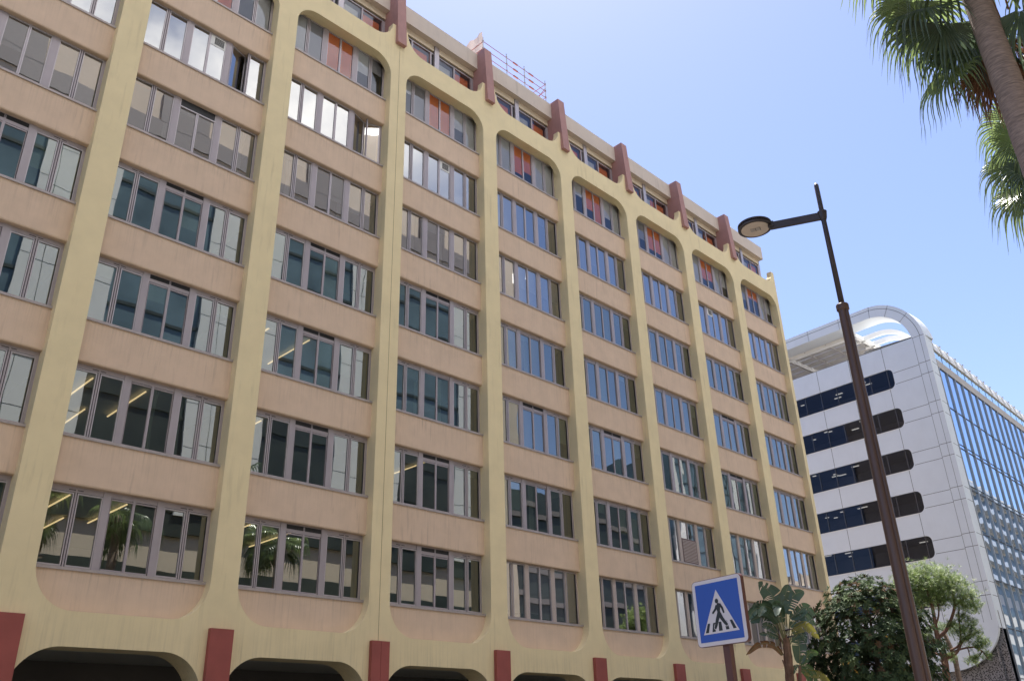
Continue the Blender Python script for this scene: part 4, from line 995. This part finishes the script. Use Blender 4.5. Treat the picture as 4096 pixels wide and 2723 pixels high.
# ------------------------------------------------------------------ pine
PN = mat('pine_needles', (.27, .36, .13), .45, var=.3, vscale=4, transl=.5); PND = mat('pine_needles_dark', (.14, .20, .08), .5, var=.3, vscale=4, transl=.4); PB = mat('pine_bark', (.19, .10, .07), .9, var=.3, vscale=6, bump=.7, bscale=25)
pi_ = empty('pine_tree', (35.4, -7.75, 0), 'bright green pine with forked brown limbs before the white building', 'tree')
b = MB()
limbs = [([(35.4, -7.7, 0), (35.44, -7.78, 3.0), (35.5, -7.92, 4.6), (35.47, -7.85, 5.43)], .19, .13), ([(35.47, -7.85, 5.4), (35.48, -7.85, 5.74), (35.5, -7.91, 6.7), (35.45, -7.85, 7.6)], .12, .05), ([(35.48, -7.85, 5.45), (35.62, -8.26, 5.77), (35.78, -8.73, 6.62), (35.81, -8.81, 7.3)], .09, .04),
 ([(35.5, -7.92, 4.6), (35.66, -8.39, 4.76), (35.80, -8.78, 5.3), (35.91, -9.11, 5.51)], .08, .03), ([(35.5, -7.92, 4.65), (35.7, -8.5, 4.9), (35.95, -9.2, 4.95), (36.05, -9.5, 4.5)], .05, .02), ([(35.6, -8.2, 4.9), (35.75, -8.65, 5.2), (35.81, -8.83, 6.29), (35.85, -8.9, 6.6)], .05, .02),
 ([(35.48, -7.87, 5.7), (35.36, -7.55, 6.1), (35.25, -7.25, 6.5)], .05, .02), ([(35.5, -7.9, 6.0), (35.6, -8.1, 6.5), (35.6, -8.15, 7.2)], .05, .02), ([(35.8, -8.75, 6.7), (35.95, -9.2, 7.0), (36.05, -9.5, 7.05)], .035, .015), ([(35.48, -7.9, 5.2), (35.3, -7.4, 5.3), (35.2, -7.2, 5.6)], .05, .015), ([(35.5, -7.92, 4.7), (35.3, -7.5, 4.9), (35.2, -7.2, 5.3)], .06, .02)]
for pts, r0, r1 in limbs: b.tube([bez(pts, i / 10) for i in range(11)], [r0 + (r1 - r0) * i / 10 for i in range(11)], 8)
cl_ = [((35.32, -7.42, 8.3), .5), ((35.52, -7.98, 8.3), .5), ((35.72, -8.55, 8.1), .5), ((35.86, -8.98, 7.7), .48), ((35.98, -9.35, 7.15), .45), ((36.03, -9.45, 6.6), .40), ((35.3, -7.4, 7.6), .5), ((35.5, -7.9, 7.7), .55), ((35.68, -8.4, 7.5), .55), ((35.82, -8.85, 7.1), .5), ((35.45, -7.75, 7.1), .45), ((35.65, -8.3, 6.95), .4), ((35.25, -7.25, 7.0), .42), ((35.9, -9.1, 6.7), .38), ((35.27, -7.3, 6.45), .34), ((35.85, -8.95, 6.2), .3), ((35.95, -9.2, 5.9), .28),
  ((35.83, -8.86, 5.66), .36), ((35.95, -9.25, 5.45), .34), ((36.03, -9.48, 5.1), .30), ((35.82, -8.86, 5.25), .28), ((35.95, -9.2, 4.95), .22), ((35.82, -8.9, 4.4), .22), ((35.9, -9.1, 4.55), .16), ((36.05, -9.5, 4.6), .18), ((35.7, -8.5, 5.9), .3), ((35.22, -7.2, 5.5), .28), ((35.6, -8.2, 4.6), .2), ((35.1, -7.6, 7.9), .5), ((36.0, -8.6, 7.8), .5), ((35.2, -8.2, 7.6), .5), ((36.0, -8.2, 7.4), .5), ((35.15, -7.0, 7.5), .4), ((35.1, -6.75, 7.9), .35), ((35.05, -6.6, 7.3), .35), ((35.15, -6.95, 6.8), .35), ((35.2, -7.1, 8.2), .4), ((35.2, -7.0, 5.9), .25)]
for c, r_ in cl_:
    c = Vector(c); best = min((bez(p, t / 10) for p, _, _ in limbs for t in range(11)), key=lambda v: (v - c).length); b.tube([best, (best + c) / 2 + Vector((0, 0, -.05)), c], [.028, .018, .008], 5)
b.build('trunk', PB, pi_, smooth=True)
b = MB()
for c, r_ in cl_:
    c = Vector(c); n_ = int(620 * r_ ** 2) + 18
    for i in range(n_):
        d = Vector((q.gauss(0, 1), q.gauss(0, 1), q.gauss(0, 1))).normalized(); p = c + Vector((q.gauss(0, .52), q.gauss(0, .52), q.gauss(0, .42))) * r_
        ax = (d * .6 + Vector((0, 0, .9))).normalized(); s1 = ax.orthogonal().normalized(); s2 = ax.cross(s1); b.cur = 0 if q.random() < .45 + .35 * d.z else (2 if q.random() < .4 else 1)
        for k in range(15):
            a = q.uniform(0, 6.28); nd = (ax * q.uniform(.3, 1.2) + s1 * math.cos(a) * .75 + s2 * math.sin(a) * .75).normalized(); ln = q.uniform(.12, .21); lt = nd.orthogonal().normalized() * .006
            st_ = p + ax * q.uniform(-.05, .05); b.add([st_ - lt, st_ + lt, st_ + nd * ln], [(0, 1, 2)])
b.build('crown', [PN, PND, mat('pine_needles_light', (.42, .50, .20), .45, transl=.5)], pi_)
# slim feather palm behind the pine
sp1 = empty('feather_palm', (38.45, -7.27, 0), 'slim feather palm with a pale trunk half hidden behind the pine', 'palm tree')
b = MB(); b.tube([(38.45, -7.27, 0), (38.46, -7.3, 3.8), (38.48, -7.34, 4.83), (38.40, -7.12, 6.0)], [.14, .12, .11, .09], 12); b.build('trunk', BARK, sp1, smooth=True)
for k in range(14):
    a = k * 2.4; t0 = Vector((38.40, -7.12, 6.0)); h_ = Vector((math.cos(a), math.sin(a), 0)); e = q.uniform(.2, 1.0)
    pts = [t0, t0 + h_ * .45 + Vector((0, 0, .5 * e)), t0 + h_ * .95 + Vector((0, 0, .35 * e - .1)), t0 + h_ * 1.25 + Vector((0, 0, -.35))]
    b = MB(); b.tube([bez(pts, i / 8) for i in range(9)], [.014] * 9, 4)
    for i in range(4, 34):
        t = i / 34; p = bez(pts, t); d = (bez(pts, min(1, t + .03)) - p).normalized(); lt = d.cross(Vector((0, 0, 1))).normalized(); ln = .42 * math.sin(math.pi * min(1, t + .12)) + .06
        for s_ in (1, -1):
            e_ = p + (lt * s_ + d * .5).normalized() * ln + Vector((0, 0, -.35 * ln)); b.add([p - d * .012, p + d * .012, e_], [(0, 1, 2)])
    b.build('frond', MLt, sp1)
